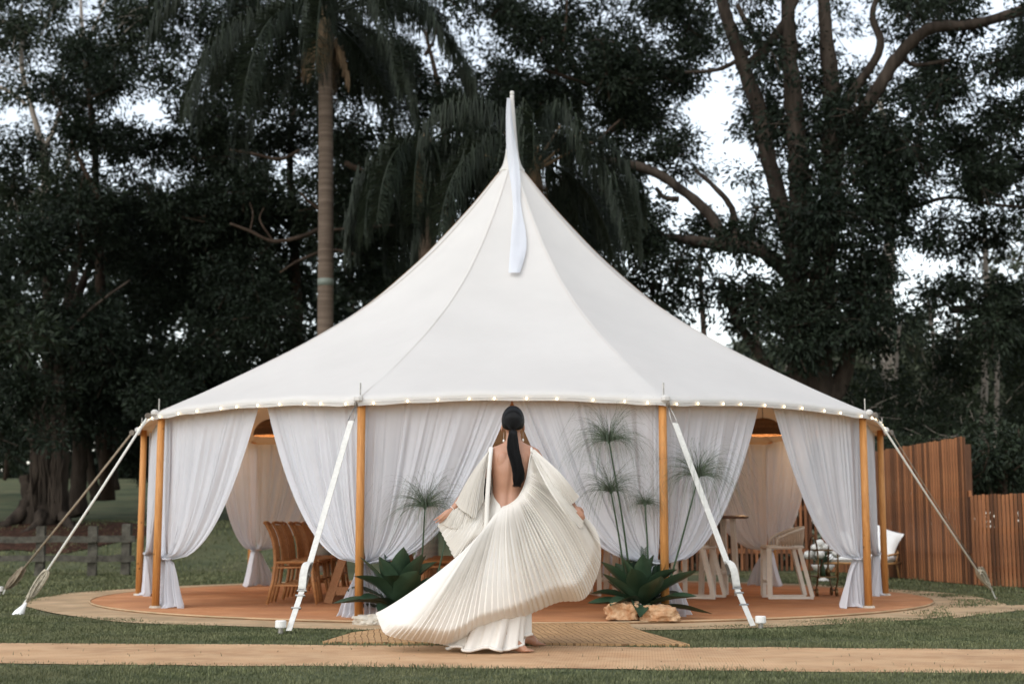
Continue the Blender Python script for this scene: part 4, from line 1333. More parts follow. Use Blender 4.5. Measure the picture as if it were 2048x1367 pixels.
tree('evergreen_tree', 'very dark dense evergreen crown at upper left, left of the tall palm', 'tree', base_of(200, 960, 14),
     [[(215, 1000, 19, .2), (205, 700, 19, .15), (195, 420, 18, .10), (185, 250, 15, .07), (170, 120, 14, .04)], [(200, 400, 14, .06), (150, 300, 14, .04), (120, 220, 14, .02)]],
     M['bark'], [((105, 70, 285, 310), (12.5, 16), (.5, .8), 3.4, SZ, 7, .9, True), ((10, 290, 300, 520), (13, 17), (.6, .9), 2.8, SZ, 8, 1.1), ((-420, -30, 540, 440), (20, 27), (.9, 1.4), 1.1, (.19, .075), 36, 1.5)], M['leafdark'], SZ, 4, TG)
# middle of the wood behind the palms
tree('wood_tree', 'dark broad tree with bare brown side branches behind the tall palm trunk', 'tree', base_of(560, 900, 14),
     [[(590, 1000, 18, .2), (596, 700, 18, .15), (588, 480, 18, .12), (580, 300, 18, .08), (600, 120, 18, .05)],
      [(460, 447, 12.5, .028), (500, 462, 12.5, .034), (545, 482, 12.5, .04), (600, 474, 12.5, .045), (645, 455, 13, .05)],
      [(500, 462, 12.5, .02), (506, 430, 12.5, .018), (500, 405, 12.5, .01)], [(545, 480, 12.5, .022), (520, 440, 12.5, .02), (528, 415, 12.5, .01)],
      [(600, 300, 13, .04), (560, 318, 13, .04), (500, 306, 13, .03), (460, 300, 13, .02)],
      [(640, 420, 13, .035), (615, 400, 13, .03), (600, 385, 13, .015)], [(560, 545, 13, .02), (600, 520, 13, .03), (660, 500, 13, .035), (720, 510, 13, .03)]],
     M['bark'], [((300, 420, 700, 760), (14, 20), (.8, 1.2), 3.8, SZ, 9), ((250, 250, 600, 440), (14, 18), (.6, .9), 4.4, SZ, 10, 1.1), ((300, 0, 640, 260), (14, 18), (.5, .9), 3.2, SZ, 11, 1.1), ((420, -30, 1040, 420), (21, 28), (.9, 1.4), 1.5, (.19, .075), 37, 1.0)], M['leafdark'], SZ, 5, TG)
tree('wood_tree', 'tall dark tree filling the wood left of the mast tip, with a slanting brown limb', 'tree', base_of(860, 900, 15),
     [[(880, 1000, 19, .22), (870, 700, 19, .18), (900, 430, 19, .14), (880, 200, 19, .08), (850, 60, 19, .04)],
      [(690, 326, 12, .06), (740, 350, 12, .07), (790, 378, 12, .075), (830, 398, 12.5, .08), (890, 420, 14, .09)],
      [(660, 460, 12, .03), (720, 455, 12, .035), (790, 450, 12.5, .03)],
      [(850, 110, 13, .04), (868, 80, 13, .03), (874, 40, 13, .02)], [(840, 330, 13, .03), (900, 320, 13, .03), (980, 345, 13, .02)]],
     M['bark'], [((680, -20, 1010, 330), (13, 18), (.6, 1.0), 3.3, SZ, 12), ((640, 300, 1010, 660), (14, 19), (.8, 1.1), 3.6, SZ, 13), ((380, -900, 1050, -20), (9, 22), (1.0, 1.6), 2.2, (.32, .15), 41, .8)], M['leafdark'], SZ, 6, TG)  # last region: out-of-view foliage overhead, added to darken the wood below
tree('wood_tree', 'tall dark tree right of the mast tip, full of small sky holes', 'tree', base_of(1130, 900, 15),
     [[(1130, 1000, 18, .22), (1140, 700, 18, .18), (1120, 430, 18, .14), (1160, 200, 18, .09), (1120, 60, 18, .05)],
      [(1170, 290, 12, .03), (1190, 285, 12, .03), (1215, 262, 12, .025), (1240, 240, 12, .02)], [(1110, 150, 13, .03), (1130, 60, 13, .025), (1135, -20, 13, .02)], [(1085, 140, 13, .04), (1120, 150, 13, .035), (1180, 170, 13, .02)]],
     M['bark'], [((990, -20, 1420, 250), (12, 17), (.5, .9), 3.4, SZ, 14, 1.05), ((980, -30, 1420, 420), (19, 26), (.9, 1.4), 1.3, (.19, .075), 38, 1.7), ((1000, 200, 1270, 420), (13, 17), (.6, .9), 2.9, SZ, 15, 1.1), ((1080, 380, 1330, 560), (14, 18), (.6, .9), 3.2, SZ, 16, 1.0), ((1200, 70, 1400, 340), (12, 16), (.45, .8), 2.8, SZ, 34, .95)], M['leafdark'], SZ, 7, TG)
# the great fig on the right
yf = 11.5
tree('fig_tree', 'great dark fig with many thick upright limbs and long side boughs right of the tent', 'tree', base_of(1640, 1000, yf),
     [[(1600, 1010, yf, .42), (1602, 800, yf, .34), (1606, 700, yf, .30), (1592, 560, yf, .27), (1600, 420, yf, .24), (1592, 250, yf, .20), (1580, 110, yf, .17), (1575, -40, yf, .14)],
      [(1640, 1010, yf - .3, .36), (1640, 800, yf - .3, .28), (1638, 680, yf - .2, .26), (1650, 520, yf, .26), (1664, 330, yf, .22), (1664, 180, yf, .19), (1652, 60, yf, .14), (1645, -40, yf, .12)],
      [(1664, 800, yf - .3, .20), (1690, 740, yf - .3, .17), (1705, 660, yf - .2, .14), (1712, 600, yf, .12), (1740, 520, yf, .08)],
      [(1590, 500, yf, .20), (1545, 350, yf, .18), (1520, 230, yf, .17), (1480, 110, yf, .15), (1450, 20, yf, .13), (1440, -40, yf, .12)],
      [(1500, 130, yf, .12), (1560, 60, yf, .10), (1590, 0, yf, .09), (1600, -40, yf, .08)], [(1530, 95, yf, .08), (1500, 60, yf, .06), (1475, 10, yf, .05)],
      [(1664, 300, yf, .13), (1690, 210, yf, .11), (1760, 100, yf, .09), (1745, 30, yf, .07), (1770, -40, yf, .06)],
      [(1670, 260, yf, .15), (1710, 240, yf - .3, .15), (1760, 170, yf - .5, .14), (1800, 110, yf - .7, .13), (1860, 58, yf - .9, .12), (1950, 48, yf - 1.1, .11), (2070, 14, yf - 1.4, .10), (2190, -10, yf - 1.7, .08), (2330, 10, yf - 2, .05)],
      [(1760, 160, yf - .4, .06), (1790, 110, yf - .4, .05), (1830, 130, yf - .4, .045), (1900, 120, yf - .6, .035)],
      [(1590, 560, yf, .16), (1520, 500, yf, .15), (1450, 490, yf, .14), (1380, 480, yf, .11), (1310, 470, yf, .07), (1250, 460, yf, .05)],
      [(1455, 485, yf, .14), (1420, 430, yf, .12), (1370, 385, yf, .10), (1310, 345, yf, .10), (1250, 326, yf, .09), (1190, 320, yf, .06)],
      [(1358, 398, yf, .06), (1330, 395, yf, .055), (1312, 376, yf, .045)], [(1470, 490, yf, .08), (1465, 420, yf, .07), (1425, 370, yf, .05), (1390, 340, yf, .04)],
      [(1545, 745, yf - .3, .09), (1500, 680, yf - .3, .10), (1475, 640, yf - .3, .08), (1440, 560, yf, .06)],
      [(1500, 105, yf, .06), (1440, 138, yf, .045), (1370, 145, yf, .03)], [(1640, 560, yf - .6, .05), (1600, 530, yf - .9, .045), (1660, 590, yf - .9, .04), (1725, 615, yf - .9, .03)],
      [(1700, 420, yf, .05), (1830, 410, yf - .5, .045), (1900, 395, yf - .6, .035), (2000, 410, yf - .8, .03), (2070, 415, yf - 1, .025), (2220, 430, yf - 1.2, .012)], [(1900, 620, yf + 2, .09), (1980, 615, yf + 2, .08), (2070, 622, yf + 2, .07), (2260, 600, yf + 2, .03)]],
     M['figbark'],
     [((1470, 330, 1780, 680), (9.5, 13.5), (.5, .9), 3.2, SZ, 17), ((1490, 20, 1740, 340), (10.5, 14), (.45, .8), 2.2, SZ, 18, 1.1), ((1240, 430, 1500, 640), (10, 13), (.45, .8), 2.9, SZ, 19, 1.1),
      ((1720, 250, 2380, 660), (10, 14), (.5, .9), 3.2, SZ, 20, 1.1), ((1780, -30, 2380, 240), (9.5, 13), (.45, .8), 2.9, SZ, 21, 1.05), ((1380, -30, 1520, 90), (10.5, 13), (.4, .7), 1.6, SZ, 22), ((1490, 200, 1720, 430), (9.8, 11), (.35, .6), 1.2, SZ, 35, 1.0), ((1440, -30, 2080, 560), (17, 24), (.9, 1.4), .8, (.19, .075), 39, 1.6), ((1480, 560, 1780, 700), (9.8, 11), (.4, .6), 1.5, SZ, 23), ((1050, -900, 2700, -20), (7, 21), (1.0, 1.6), 2.2, (.32, .15), 42, .8)],  # last region: unseen overhead foliage, added to block sky light from limbs and ground
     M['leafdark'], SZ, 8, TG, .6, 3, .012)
# lighter trees further back on the right
tree('gum_tree', 'pale olive green gum tree crown in the distance behind the great fig', 'tree', base_of(1770, 900, 34),
     [[(1785, 1000, 34, .3), (1775, 700, 34, .25), (1780, 450, 34, .2), (1770, 250, 34, .12), (1740, 170, 34, .06)], [(1780, 420, 34, .12), (1830, 300, 34, .08), (1850, 200, 34, .04)]],
     M['palebark'], [((1690, 120, 1880, 310), (32, 37), (.8, 1.3), .9, (.26, .09), 24, .7), ((1460, 620, 1600, 760), (32, 37), (.8, 1.3), .9, (.26, .09), 25, .7), ((1700, 500, 2070, 860), (30, 38), (1.0, 1.6), 1.5, (.3, .10), 26, .8)], M['leafpale'], (.26, .09), 9, TG, .7)
tree('paperbark_tree', 'thin pale stemmed paperbarks standing in dark growth behind the timber fence', 'tree', base_of(1870, 900, 18),
     [[(1868, 1000, 18, .07), (1872, 800, 18, .06), (1862, 640, 18, .05), (1850, 560, 18, .03)], [(1962, 960, 19, .10), (1970, 760, 19, .09), (1974, 600, 19, .08), (1968, 440, 19, .06)], [(1990, 960, 20, .07), (1994, 700, 20, .06), (1990, 560, 20, .05)], [(1800, 960, 19, .06), (1792, 760, 19, .05), (1800, 640, 19, .04)]],
     M['palebark'], [((1690, 640, 2380, 900), (13, 18), (.5, .9), 2.0, SZ, 27, .8), ((1700, 780, 1960, 900), (11.5, 13), (.4, .7), 1.4, SZ, 28, .8)], M['leafmid'], SZ, 10, TG)
tree('garden_shrub', 'rounded glossy green shrub growing over the low fence at the right edge', 'shrub', base_of(2010, 1100, 4.6),
     [[(2005, 1150, 4.6, .05), (2008, 1000, 4.6, .045), (2015, 900, 4.6, .03)], [(2006, 1060, 4.6, .03), (1970, 940, 4.6, .02), (1958, 880, 4.6, .012)]],
     M['bark'], [((1955, 840, 2080, 990), (3.9, 5.4), (.28, .42), 3.0, (.11, .05), 29, .8), ((1925, 930, 1990, 985), (4.4, 5.0), (.15, .22), 1.2, (.11, .05), 30, .8), ((1930, 960, 2120, 1190), (4.8, 7.0), (.3, .45), 4.5, (.11, .05), 43, .8), ((1740, 900, 1960, 1170), (7.5, 10.5), (.4, .6), 3.5, (.13, .055), 44, .8)], M['leafmid'], (.11, .05), 11, TG)
tree('understorey_shrub', 'dull green shrubs under the dark trees at the far left edge', 'shrub', base_of(20, 900, 24),
     [[(10, 960, 24, .06), (15, 900, 24, .05), (25, 860, 24, .03)]], M['bark'], [((-60, 860, 70, 950), (22, 28), (.6, .9), 2.4, (.2, .08), 31, .8), ((-40, 620, 90, 720), (10.5, 11.5), (.4, .6), 1.3, SZ, 32)], M['leafmid'], (.2, .08), 12, TG)

tree('hedge_shrub', 'dark shrubs right behind the open slat fence, seen through its gaps', 'shrub', base_of(1400, 1140, 12.2),
     [[(1300, 1150, 12.2, .05), (1300, 1000, 12.2, .03)], [(1500, 1150, 12.4, .05), (1500, 1000, 12.4, .03)], [(1600, 1150, 12.2, .05), (1600, 1000, 12.2, .03)]],
     M['bark'], [((1040, 930, 1760, 1145), (11.2, 13), (.4, .6), 3.6, SZ, 33, .8)], M['leafdark'], SZ, 13, TG)
# far wood closing the view
def far_wood():
    cs, rs, ns = [], [], []
    r = random.Random(77)
    top = lambda px: interp([-600, 0, 150, 400, 700, 1000, 1250, 1420, 1600, 1750, 1950, 2700], [330, 360, 400, 330, 300, 330, 480, 600, 560, 620, 660, 500], px)
    for i in range(1800):
        px = r.uniform(-700, 2750); t = top(px) + 90 + 200 * mnoise.noise(Vector((px * .006, 4.4, 0))) + 60 * mnoise.noise(Vector((px * .03, 1.4, 0)))
        py = t + (1000 - t) * r.random() ** .8; y = r.uniform(40, 62)
        p = at(px, py, y)
        if p.z < -1: continue
        cs.append(tuple(p)); rs.append(r.uniform(1.2, 2.3)); ns.append(105)
    o = leaves('far_wood', cs, rs, ns, M['leafdark'], None, (.46, .20), 99, .3, .7)
    tag(o, 'dark mass of far wood closing the view behind the trees', 'wood', None, 'stuff')
    mb = MB()
    for i in range(70):
        x = r.uniform(-40, 40); y = r.uniform(44, 60); z = hgt(x, y)
        mb.tube([(x, y, z - .3), (x + r.uniform(-.3, .3), y, z + 4), (x + r.uniform(-.6, .6), y, z + r.uniform(8, 13))], [.25, .2, .1], 7)
    o = mb.build('far_trunks', M['bark'], None, True); tag(o, 'trunks standing in the far wood', 'wood', None, 'stuff')
far_wood()

# ------------------------------------------------------------------ palms
def frond_mesh(c, az, el, L, droop, seed, dry=False, lf=.80, nl=74, hang=.86):
    r = np.random.default_rng(seed)
    p = np.array(c, float); d = np.array([cos(az) * cos(el), sin(az) * cos(el), sin(el)])
    n = 26; pts = [p.copy()]
    for i in range(n):
        u = i / n
        d = d + np.array([0, 0, -1]) * droop * (1.2 + 1.6 * u) / n
        d /= np.linalg.norm(d); p = p + d * L / n; pts.append(p.copy())
    pts = np.array(pts)
    mb = MB(); mb.tube([tuple(q) for q in pts[::2]], list(np.linspace(.035, .006, len(pts[::2]))), 5)
    if dry and lf == 0: return mb
    side0 = np.array([-sin(az), cos(az), 0.0])
    for k in range(nl):
        t = (.16 + .84 * (k + .5) / nl) * n
        i = min(int(t), n - 1); q = pts[i] + (pts[i + 1] - pts[i]) * (t - i)
        d = pts[i + 1] - pts[i]; d /= np.linalg.norm(d)
        prof = sin(pi * min(1, .18 + .82 * (t / n))) ** .5
        for sg in (-1, 1):
            for rep in range(2):
                ll = lf * (.35 + .65 * prof) * r.uniform(.75, 1.15)
                v = side0 * sg * r.uniform(.25, .8) + d * r.uniform(.3, .7) + np.array([0, 0, r.uniform(-.2, .5)])
                v /= np.linalg.norm(v)
                a = q; w0 = .011
                b = a + v * ll * .4; v2 = v * (1 - hang) + np.array([0, 0, -1]) * hang + r.normal(size=3) * .08; v2 /= np.linalg.norm(v2)
                cc = b + v2 * ll * .38; v3 = np.array([0, 0, -1]) + r.normal(size=3) * .12; e = cc + v3 * ll * .3
                s = np.cross(v, [0, 0, 1.0]); s = s / (np.linalg.norm(s) + 1e-6); s = s * .8 + d * .6; s /= np.linalg.norm(s)
                mb.add([a - s * w0, a + s * w0, b - s * w0 * 1.1, b + s * w0 * 1.1, cc - s * w0 * .8, cc + s * w0 * .8, e], [(0, 1, 3, 2), (2, 3, 5, 4), (4, 5, 6)])
    return mb
def palm(label, px, pyc, y, trunk_r, fronds, seed, dry=0, band=None):
    top = at(px, pyc, y); bx = top.x + .12; zb = hgt(bx, y)
    g = thing('queen_palm', label, 'palm', (bx, y, zb), 'palms behind the tent')
    mb = MB(); pts = []; rad = []
    n = 60
    for i in range(n + 1):
        t = i / n
        pts.append((lerp(bx, top.x, t) + .04 * sin(3 * t), y, lerp(zb - .1, top.z, t)))
        rad.append(trunk_r * (1.12 - .22 * t) * (1 + .02 * (i % 2)))
    mb.tube(pts, rad, 14); tr = mb.build('trunk', M['palmbark'], g, True)
    mb = MB(); mb.tube([tuple(top + Vector((0, 0, -.9))), tuple(top + Vector((0, 0, -.3))), tuple(top + Vector((0, 0, .5)))], [trunk_r * .9, trunk_r * 1.25, trunk_r * .5], 12); mb.build('crown_shaft', M['fronddry'], g, True)
    r = random.Random(seed)
    for i, (az, el, L, dr) in enumerate(fronds):
        frond_mesh(tuple(top + Vector((0, 0, .25))), radians(az), radians(el), L, dr, seed * 50 + i).build('frond', M['frond'], g)
    for i in range(dry):
        frond_mesh(tuple(top), r.uniform(0, 6.28), radians(r.uniform(-62, -45)), r.uniform(1.0, 1.5), .7, seed * 90 + i, True, .5, 36, .9).build('dead_frond', M['fronddry'], g)
    if band is not None:
        b = at(px, band, y); mb = MB(); tb = (b.z - zb) / (top.z - zb); xb = lerp(bx, top.x, tb) + .04 * sin(3 * tb); mb.tube([(xb, y, b.z - .07), (xb, y, b.z + .07)], trunk_r * 1.05, 16); mb.build('trunk_band', M['band'], g, True)
    return g
f1 = []
r_ = random.Random(5)
for i in range(22):
    f1.append((i * 360 / 22 * 1.0 + r_.uniform(-10, 10), r_.choice([62, 48, 30, 14, -4]) + r_.uniform(-6, 6), r_.uniform(3.6, 4.7), r_.uniform(1.3, 1.8)))
palm('tall queen palm with grey ringed trunk and long hanging fronds behind the tent at left', 650, 62, 9.6, .150, f1, 3, 4, 565)
f2 = [(i * 360 / 15 + r_.uniform(-10, 10), r_.choice([45, 25, 5, -10]) + r_.uniform(-6, 6), r_.uniform(2.3, 3.1), r_.uniform(1.4, 2.0)) for i in range(15)]
palm('shorter palm with orange brown trunk and drooping fronds just left of the tent peak', 850, 318, 8.6, .17, f2, 4, 3)
f3 = [(i * 360 / 16 + r_.uniform(-8, 8), r_.choice([60, 40, 20, 5]) + r_.uniform(-6, 6), r_.uniform(2.6, 3.6), r_.uniform(1.3, 1.9)) for i in range(16)]
p3 = palm('palm right behind the tent peak with bare brown stalks and dark fronds spreading right', 1065, 345, 7.6, .16, f3, 6, 2)
for (dx, dz, L) in ((.45, .75, 1.0), (.62, .5, 1.2), (.85, .42, 1.3), (-.5, .7, .9), (.2, .9, .9), (-.75, .25, 1.0)):
    t0 = at(1065, 345, 7.5); v = Vector((dx, -.1, dz)).normalized()
    mb = MB(); mb.tube([tuple(t0), tuple(t0 + v * L * .5 + Vector((0, 0, .03))), tuple(t0 + v * L)], [.035, .026, .014], 7); mb.build('bare_stalk', M['fronddry'], p3, True)

# ================================================================== GRASS BLADES
def grass():
    r = np.random.default_rng(12)
    PATHC = PATH[60:200:3] + PATH[320:460:3]
    def ok(x, y):
        if math.hypot(x - TC.x, y - TC.y) < RR - .05 - .50 * sm(.5, 2.5, x) + .22 * mnoise.noise(Vector((1.1 * x, 1.1 * y, 2))) + .06 * r.normal(): return False
        if y < -5.6 and in_poly(x, y + .08 * r.normal(), PATHC) and r.random() > .003: return False
        if x > 4 and in_poly(x, y + .12 * r.normal(), TRACK): return False
        if -7.2 < y < -4.6 and in_poly(x, y, APPR): return False
        return True
    pts = []
    for (y0, y1, dens, h) in ((-10.2, -8.0, 4200, .019), (-8.0, -4.0, 3600, .018), (-4.0, 1.0, 1300, .022), (1.0, 9.0, 420, .030), (9.0, 16.0, 160, .045)):
        ym = (y0 + y1) / 2
        xm = (y1 + 17.65) * .385
        n = int(dens * (y1 - y0) * 2 * xm)
        X = r.uniform(-xm, xm, n); Y = r.uniform(y0, y1, n)
        m = np.abs(X) < (Y + 17.65) * .385
        for x, y in zip(X[m], Y[m]):
            if y > -4 and abs(x) < 3.9: continue
            if y > 9 and x > -4: continue
            if ok(x, y): pts.append((x, y, hgt(x, y), h))
    P = np.array(pts); n = len(P)
    patch_ = np.array([mnoise.noise(Vector((p[0] * 1.1, p[1] * 1.6, 0))) for p in pts])
    h = P[:, 3] * r.uniform(.5, 1.35, n) * np.maximum(.35, 1 + .9 * patch_)
    a = r.uniform(0, 2 * pi, n); lean = r.uniform(.1, .9, n)
    D = np.stack([np.cos(a), np.sin(a), np.zeros(n)], 1); S = np.stack([-np.sin(a), np.cos(a), np.zeros(n)], 1)
    w = (.0026 + .0013 * np.maximum(0, P[:, 1] + 8) * .35)[:, None]
    B = P[:, :3]
    M1 = B + D * (h * lean * .35)[:, None] + np.array([0, 0, 1]) * (h * .6)[:, None]
    T = B + D * (h * lean)[:, None] + np.array([0, 0, 1]) * h[:, None]
    V = np.stack([B - S * w, B + S * w, M1 + S * w * .8, M1 - S * w * .8, T + S * w * .2, T - S * w * .2], 1).reshape(-1, 3)
    o = np.arange(n)[:, None] * 6
    Q = np.concatenate([o + np.array([0, 1, 2, 3]), o + np.array([3, 2, 4, 5])])
    g = link('grass', fast_mesh('grass', V, Q), M['grass'])
    tag(g, 'short mown grass blades on the lawn', 'grass', None, 'stuff')
    print('grass', n, 'leaves', LEAFN[0])
grass()
# ================================================================== THE WOMAN
WY = -7.36
def Wp(px, py, dy=0.0): return at(px, py, WY + dy)
PXM = 1 / 279.0                                   # metres per measured pixel in her plane
person = thing('person', 'woman seen from behind in a swirling pleated cream dress, barefoot, black ponytail', 'person', (Wp(1030, 1300).x, WY, .006))
MB_ = MB
def body():
    mb = MB()
    RG = [(866, 1027, 15, .050, .030), (874, 1027, 15, .050, .028), (882, 1027.5, 17.5, .052, .022), (888, 1027.5, 27, .056, .014), (893, 1027.5, 40, .060, .008), (899, 1027.5, 49, .068, .004), (908, 1027, 52, .080, .0), (922, 1026.5, 48, .094, .0), (942, 1024.5, 42.5, .102, .002),
          (962, 1021.5, 37, .098, .008), (984, 1018, 33.5, .090, .016), (1004, 1016.5, 37, .096, .012), (1028, 1015.5, 45, .110, .0), (1055, 1015.5, 48.5, .116, -.005), (1078, 1015, 46, .105, .0), (1092, 1015, 38, .08, .0)]
    rings = []
    for py, cx, hw, hd, dy in spline(RG, 75):
        c = Wp(cx, py, dy); ring = []
        for k in range(40):
            a = 2 * pi * k / 40
            x = hw * PXM * abs(cos(a)) ** .92 * (1 if cos(a) > 0 else -1); y = hd * sin(a)
            if y < 0 and 895 < py < 1030:          # furrow of the spine
                y += .010 * math.exp(-(x / .018) ** 2)
            ring.append(c + Vector((x, y, 0)))
        rings.append(ring)
    mb.loft(rings)
    for px in (1007, 1045): mb.ell(Wp(px, 921, -.070), (.045, .020, .065), 14, 8)          # shoulder blades
    for px in (1009, 1043): mb.ell(Wp(px, 945, .085), (.045, .035, .045), 14, 8)           # bust
    for px in (1001, 1030): mb.ell(Wp(px, 1058, -.05), (.078, .075, .085), 14, 8)
    # head and neck
    mb.tube([Wp(1027, 892, .012), Wp(1026.5, 875, .022), Wp(1026, 858, .030)], [.056, .049, .050], 18)
    mb.ell(Wp(1026, 842, .022), (.0735, .094, .100), 26, 18)
    mb.ell(Wp(1026, 858, .052), (.056, .060, .060), 20, 12)
    mb.ell(Wp(1026, 868, .075), (.030, .030, .030), 14, 8)                                    # chin
    mb.ell(Wp(1026, 852, .118), (.011, .018, .014), 12, 8); mb.tube([Wp(1026, 843, .112), Wp(1026, 852, .130)], [.007, .011], 10)  # nose
    for s in (-1, 1):
        mb.ell(Wp(1026 + s * 8.6, 844, .103), (.018, .012, .009), 12, 8)                       # brow / cheek
        mb.ell(Wp(1026 + s * 10, 855, .088), (.022, .020, .018), 12, 8)
        mb.ell(Wp(1026 + s * 21.5, 855, .020), (.008, .019, .030), 12, 8, Matrix.Rotation(s * .25, 3, 'Z'))  # ear
    mb.ell(Wp(1026, 861.5, .112), (.021, .010, .0055), 12, 6); mb.ell(Wp(1026, 863.5, .110), (.018, .010, .006), 12, 6)
    # arms
    L = [(990, 904, .0, .044), (980, 920, -.015, .041), (966, 945, -.04, .036), (953, 967, -.065, .033), (944, 979, -.078, .032), (924, 997, -.092, .032), (912, 1011, -.10, .025), (905, 1017.5, -.104, .022)]
    q = spline([tuple(Wp(p[0], p[1], p[2])) + (p[3],) for p in L], 24); mb.tube([s[:3] for s in q], [s[3] for s in q], 14)
    Rr = [(1066, 904, .0, .044), (1078, 921, -.01, .041), (1094, 944, -.04, .036), (1107, 964, -.07, .033), (1118, 977, -.09, .032), (1134, 996, -.115, .030), (1143, 1007, -.125, .025), (1148.5, 1013.5, -.13, .022)]
    q = spline([tuple(Wp(p[0], p[1], p[2])) + (p[3],) for p in Rr], 24); mb.tube([s[:3] for s in q], [s[3] for s in q], 14)
    # hands: palm and five unequal bent fingers
    def hand(wr, kn, fingers, thumb, pr=.012):
        w0 = Wp(*wr)
        for i in range(4):
            mb.tube([w0 + (Wp(*kn[i]) - w0) * .05, w0 + (Wp(*kn[i]) - w0) * .55, Wp(*kn[i])], [.0135, .0130, .0098], 10)
        mb.ell((w0 + Wp(*kn[1]) + Wp(*kn[2])) / 3, (.020, .013, .018), 12, 8)
        for i, f in enumerate(fingers):
            r0 = [.0080, .0084, .0080, .0068][i]
            pts = [Wp(*kn[i])] + [Wp(*p) for p in f]
            sp = spline([tuple(p) for p in pts], 12)
            rad = [r0 * (1.06 - .28 * k / 12 + .06 * cos(2 * pi * k / 6)) for k in range(13)]; rad[-1] *= .55
            mb.tube(sp, rad, 10)
        pts = [w0 + (Wp(*kn[0]) - w0) * .25] + [Wp(*p) for p in thumb]
        sp = spline([tuple(p) for p in pts], 10); rad = [.0135, .013, .012, .0115, .0108, .0102, .0098, .0095, .009, .008, .005]
        mb.tube(sp, rad, 10)
    hand((905, 1017.5, -.104), [(888, 1025.5, -.118), (891, 1028.8, -.122), (894.4, 1032, -.120), (898, 1034.8, -.114)],
         [[(882.5, 1029.5, -.118), (875, 1035, -.108), (867.6, 1039.5, -.095)], [(885, 1033.5, -.121), (877.5, 1040, -.110), (870.8, 1044.4, -.097)], [(889, 1036.5, -.118), (883, 1042, -.106), (878, 1045.6, -.094)], [(894.6, 1038.6, -.112), (890.5, 1043, -.102), (887.2, 1045.8, -.094)]],
         [(893.5, 1021.5, -.082), (886, 1027, -.068), (880, 1033.5, -.066)])
    hand((1148.5, 1013.5, -0.130), [(1160.2, 1020, -0.140), (1157.6, 1022.6, -0.146), (1154.8, 1024.8, -0.146), (1151.8, 1026.8, -0.142)],
         [[(1164, 1025, -0.140), (1168, 1031, -0.132), (1169, 1037, -0.122)], [(1161.4, 1028, -0.146), (1165, 1034, -0.138), (1166, 1040, -0.126)], [(1158, 1030.2, -0.146), (1161, 1035.5, -0.138), (1161.6, 1040, -0.126)], [(1154.4, 1031.2, -0.142), (1156.4, 1035, -0.136), (1156.8, 1038.6, -0.128)]],
         [(1160, 1016, -0.104), (1165, 1021, -0.092), (1166.5, 1027.5, -0.090)])
    # legs
    dR = gnd(1075, 1296).y - WY; dL = gnd(1045, 1306).y - WY
    q = spline([tuple(Wp(*p[:3])) + (p[3],) for p in [(1032, 1062, .0, .084), (1036, 1110, .03, .074), (1041, 1160, .06, .054), (1043, 1185, .065, .052), (1044, 1215, dR * .6, .050), (1046, 1246, dR * .95, .036), (1047.5, 1263, dR, .031)]], 24)
    mb.tube([s[:3] for s in q], [s[3] for s in q], 16)
    q = spline([tuple(Wp(*p[:3])) + (p[3],) for p in [(1000, 1062, .0, .084), (1000, 1115, -.02, .074), (1004, 1170, -.06, .054), (1006, 1200, dL * .5, .052), (1010, 1240, dL * .8, .048), (1014, 1270, dL, .036), (1016, 1289, dL, .031)]], 24)
    mb.tube([s[:3] for s in q], [s[3] for s in q], 16)
    # feet pointing right: the far one up on its ball, the near one flat
    def foot(ank, heel, ball, toe, wid):
        a, h, b, t = [Vector(v) for v in (ank, heel, ball, toe)]
        mb.tube([h + Vector((0, 0, .004)), lerp(h, a, .5), a], [.029, .031, .030], 12)
        sp = spline([tuple(h), tuple(lerp(h, b, .4) + Vector((0, 0, .020))), tuple(b)], 10)
        mb.tube(sp, [.027, .028, .029, .030, .030, .030, .029, .028, .026, .024, .020], 14, flat=1.1)
        mb.tube([a + Vector((.005, 0, -.005)), lerp(a, b, .45) + Vector((0, 0, .018)), b + Vector((0, 0, .006))], [.027, .024, .016], 12)
        f = (b - h); f.z = 0; f.normalize(); sd = Vector((-f.y, f.x, 0))
        mb.ell(b, (.034, .040, .016), 14, 8, Matrix.Rotation(math.atan2(f.y, f.x), 3, 'Z'))
        for i in range(5):
            o = sd * (.030 - .0155 * i)
            ln = [1.0, .98, .88, .76, .62][i]
            tt = lerp(b, t, ln) + o; bb = lerp(b, t, .1) + o
            mb.tube([bb, (bb + tt) / 2 + Vector((0, 0, .003)), tt], [[.0105, .0085, .008, .0075, .007][i]] * 2 + [.006], 8)
    gz = .012
    B = gnd(1075, 1294); B.z = .024; T = gnd(1093, 1292); T.z = .016; T.y = B.y + .03
    foot(Wp(1047.5, 1263, dR), Wp(1041.5, 1279, dR), (B.x, B.y, B.z + .004), (T.x, B.y + .02, T.z), .04)
    g0 = gnd(1016, 1306); hx = g0.x
    foot((hx + .01, WY + dL, .085), (hx - .012, WY + dL, .040), (hx + .125, WY + dL - .01, .024), (hx + .178, WY + dL - .015, .018), .04)
    me = mb.mesh('body_raw')
    o = bpy.data.objects.new('body_raw', me); COL.objects.link(o)
    md = o.modifiers.new('r', 'REMESH'); md.mode = 'VOXEL'; md.voxel_size = .0042; md.use_smooth_shade = True
    m2 = o.modifiers.new('s', 'SMOOTH'); m2.iterations = 5; m2.factor = .5
    dg = bpy.context.evaluated_depsgraph_get()
    me2 = bpy.data.meshes.new_from_object(o.evaluated_get(dg))
    bpy.data.objects.remove(o); me2.name = 'body'
    me2.polygons.foreach_set('use_smooth', [True] * len(me2.polygons))
    me2.materials.clear()
    return link('body', me2, M['skin'], person)
bo = body()
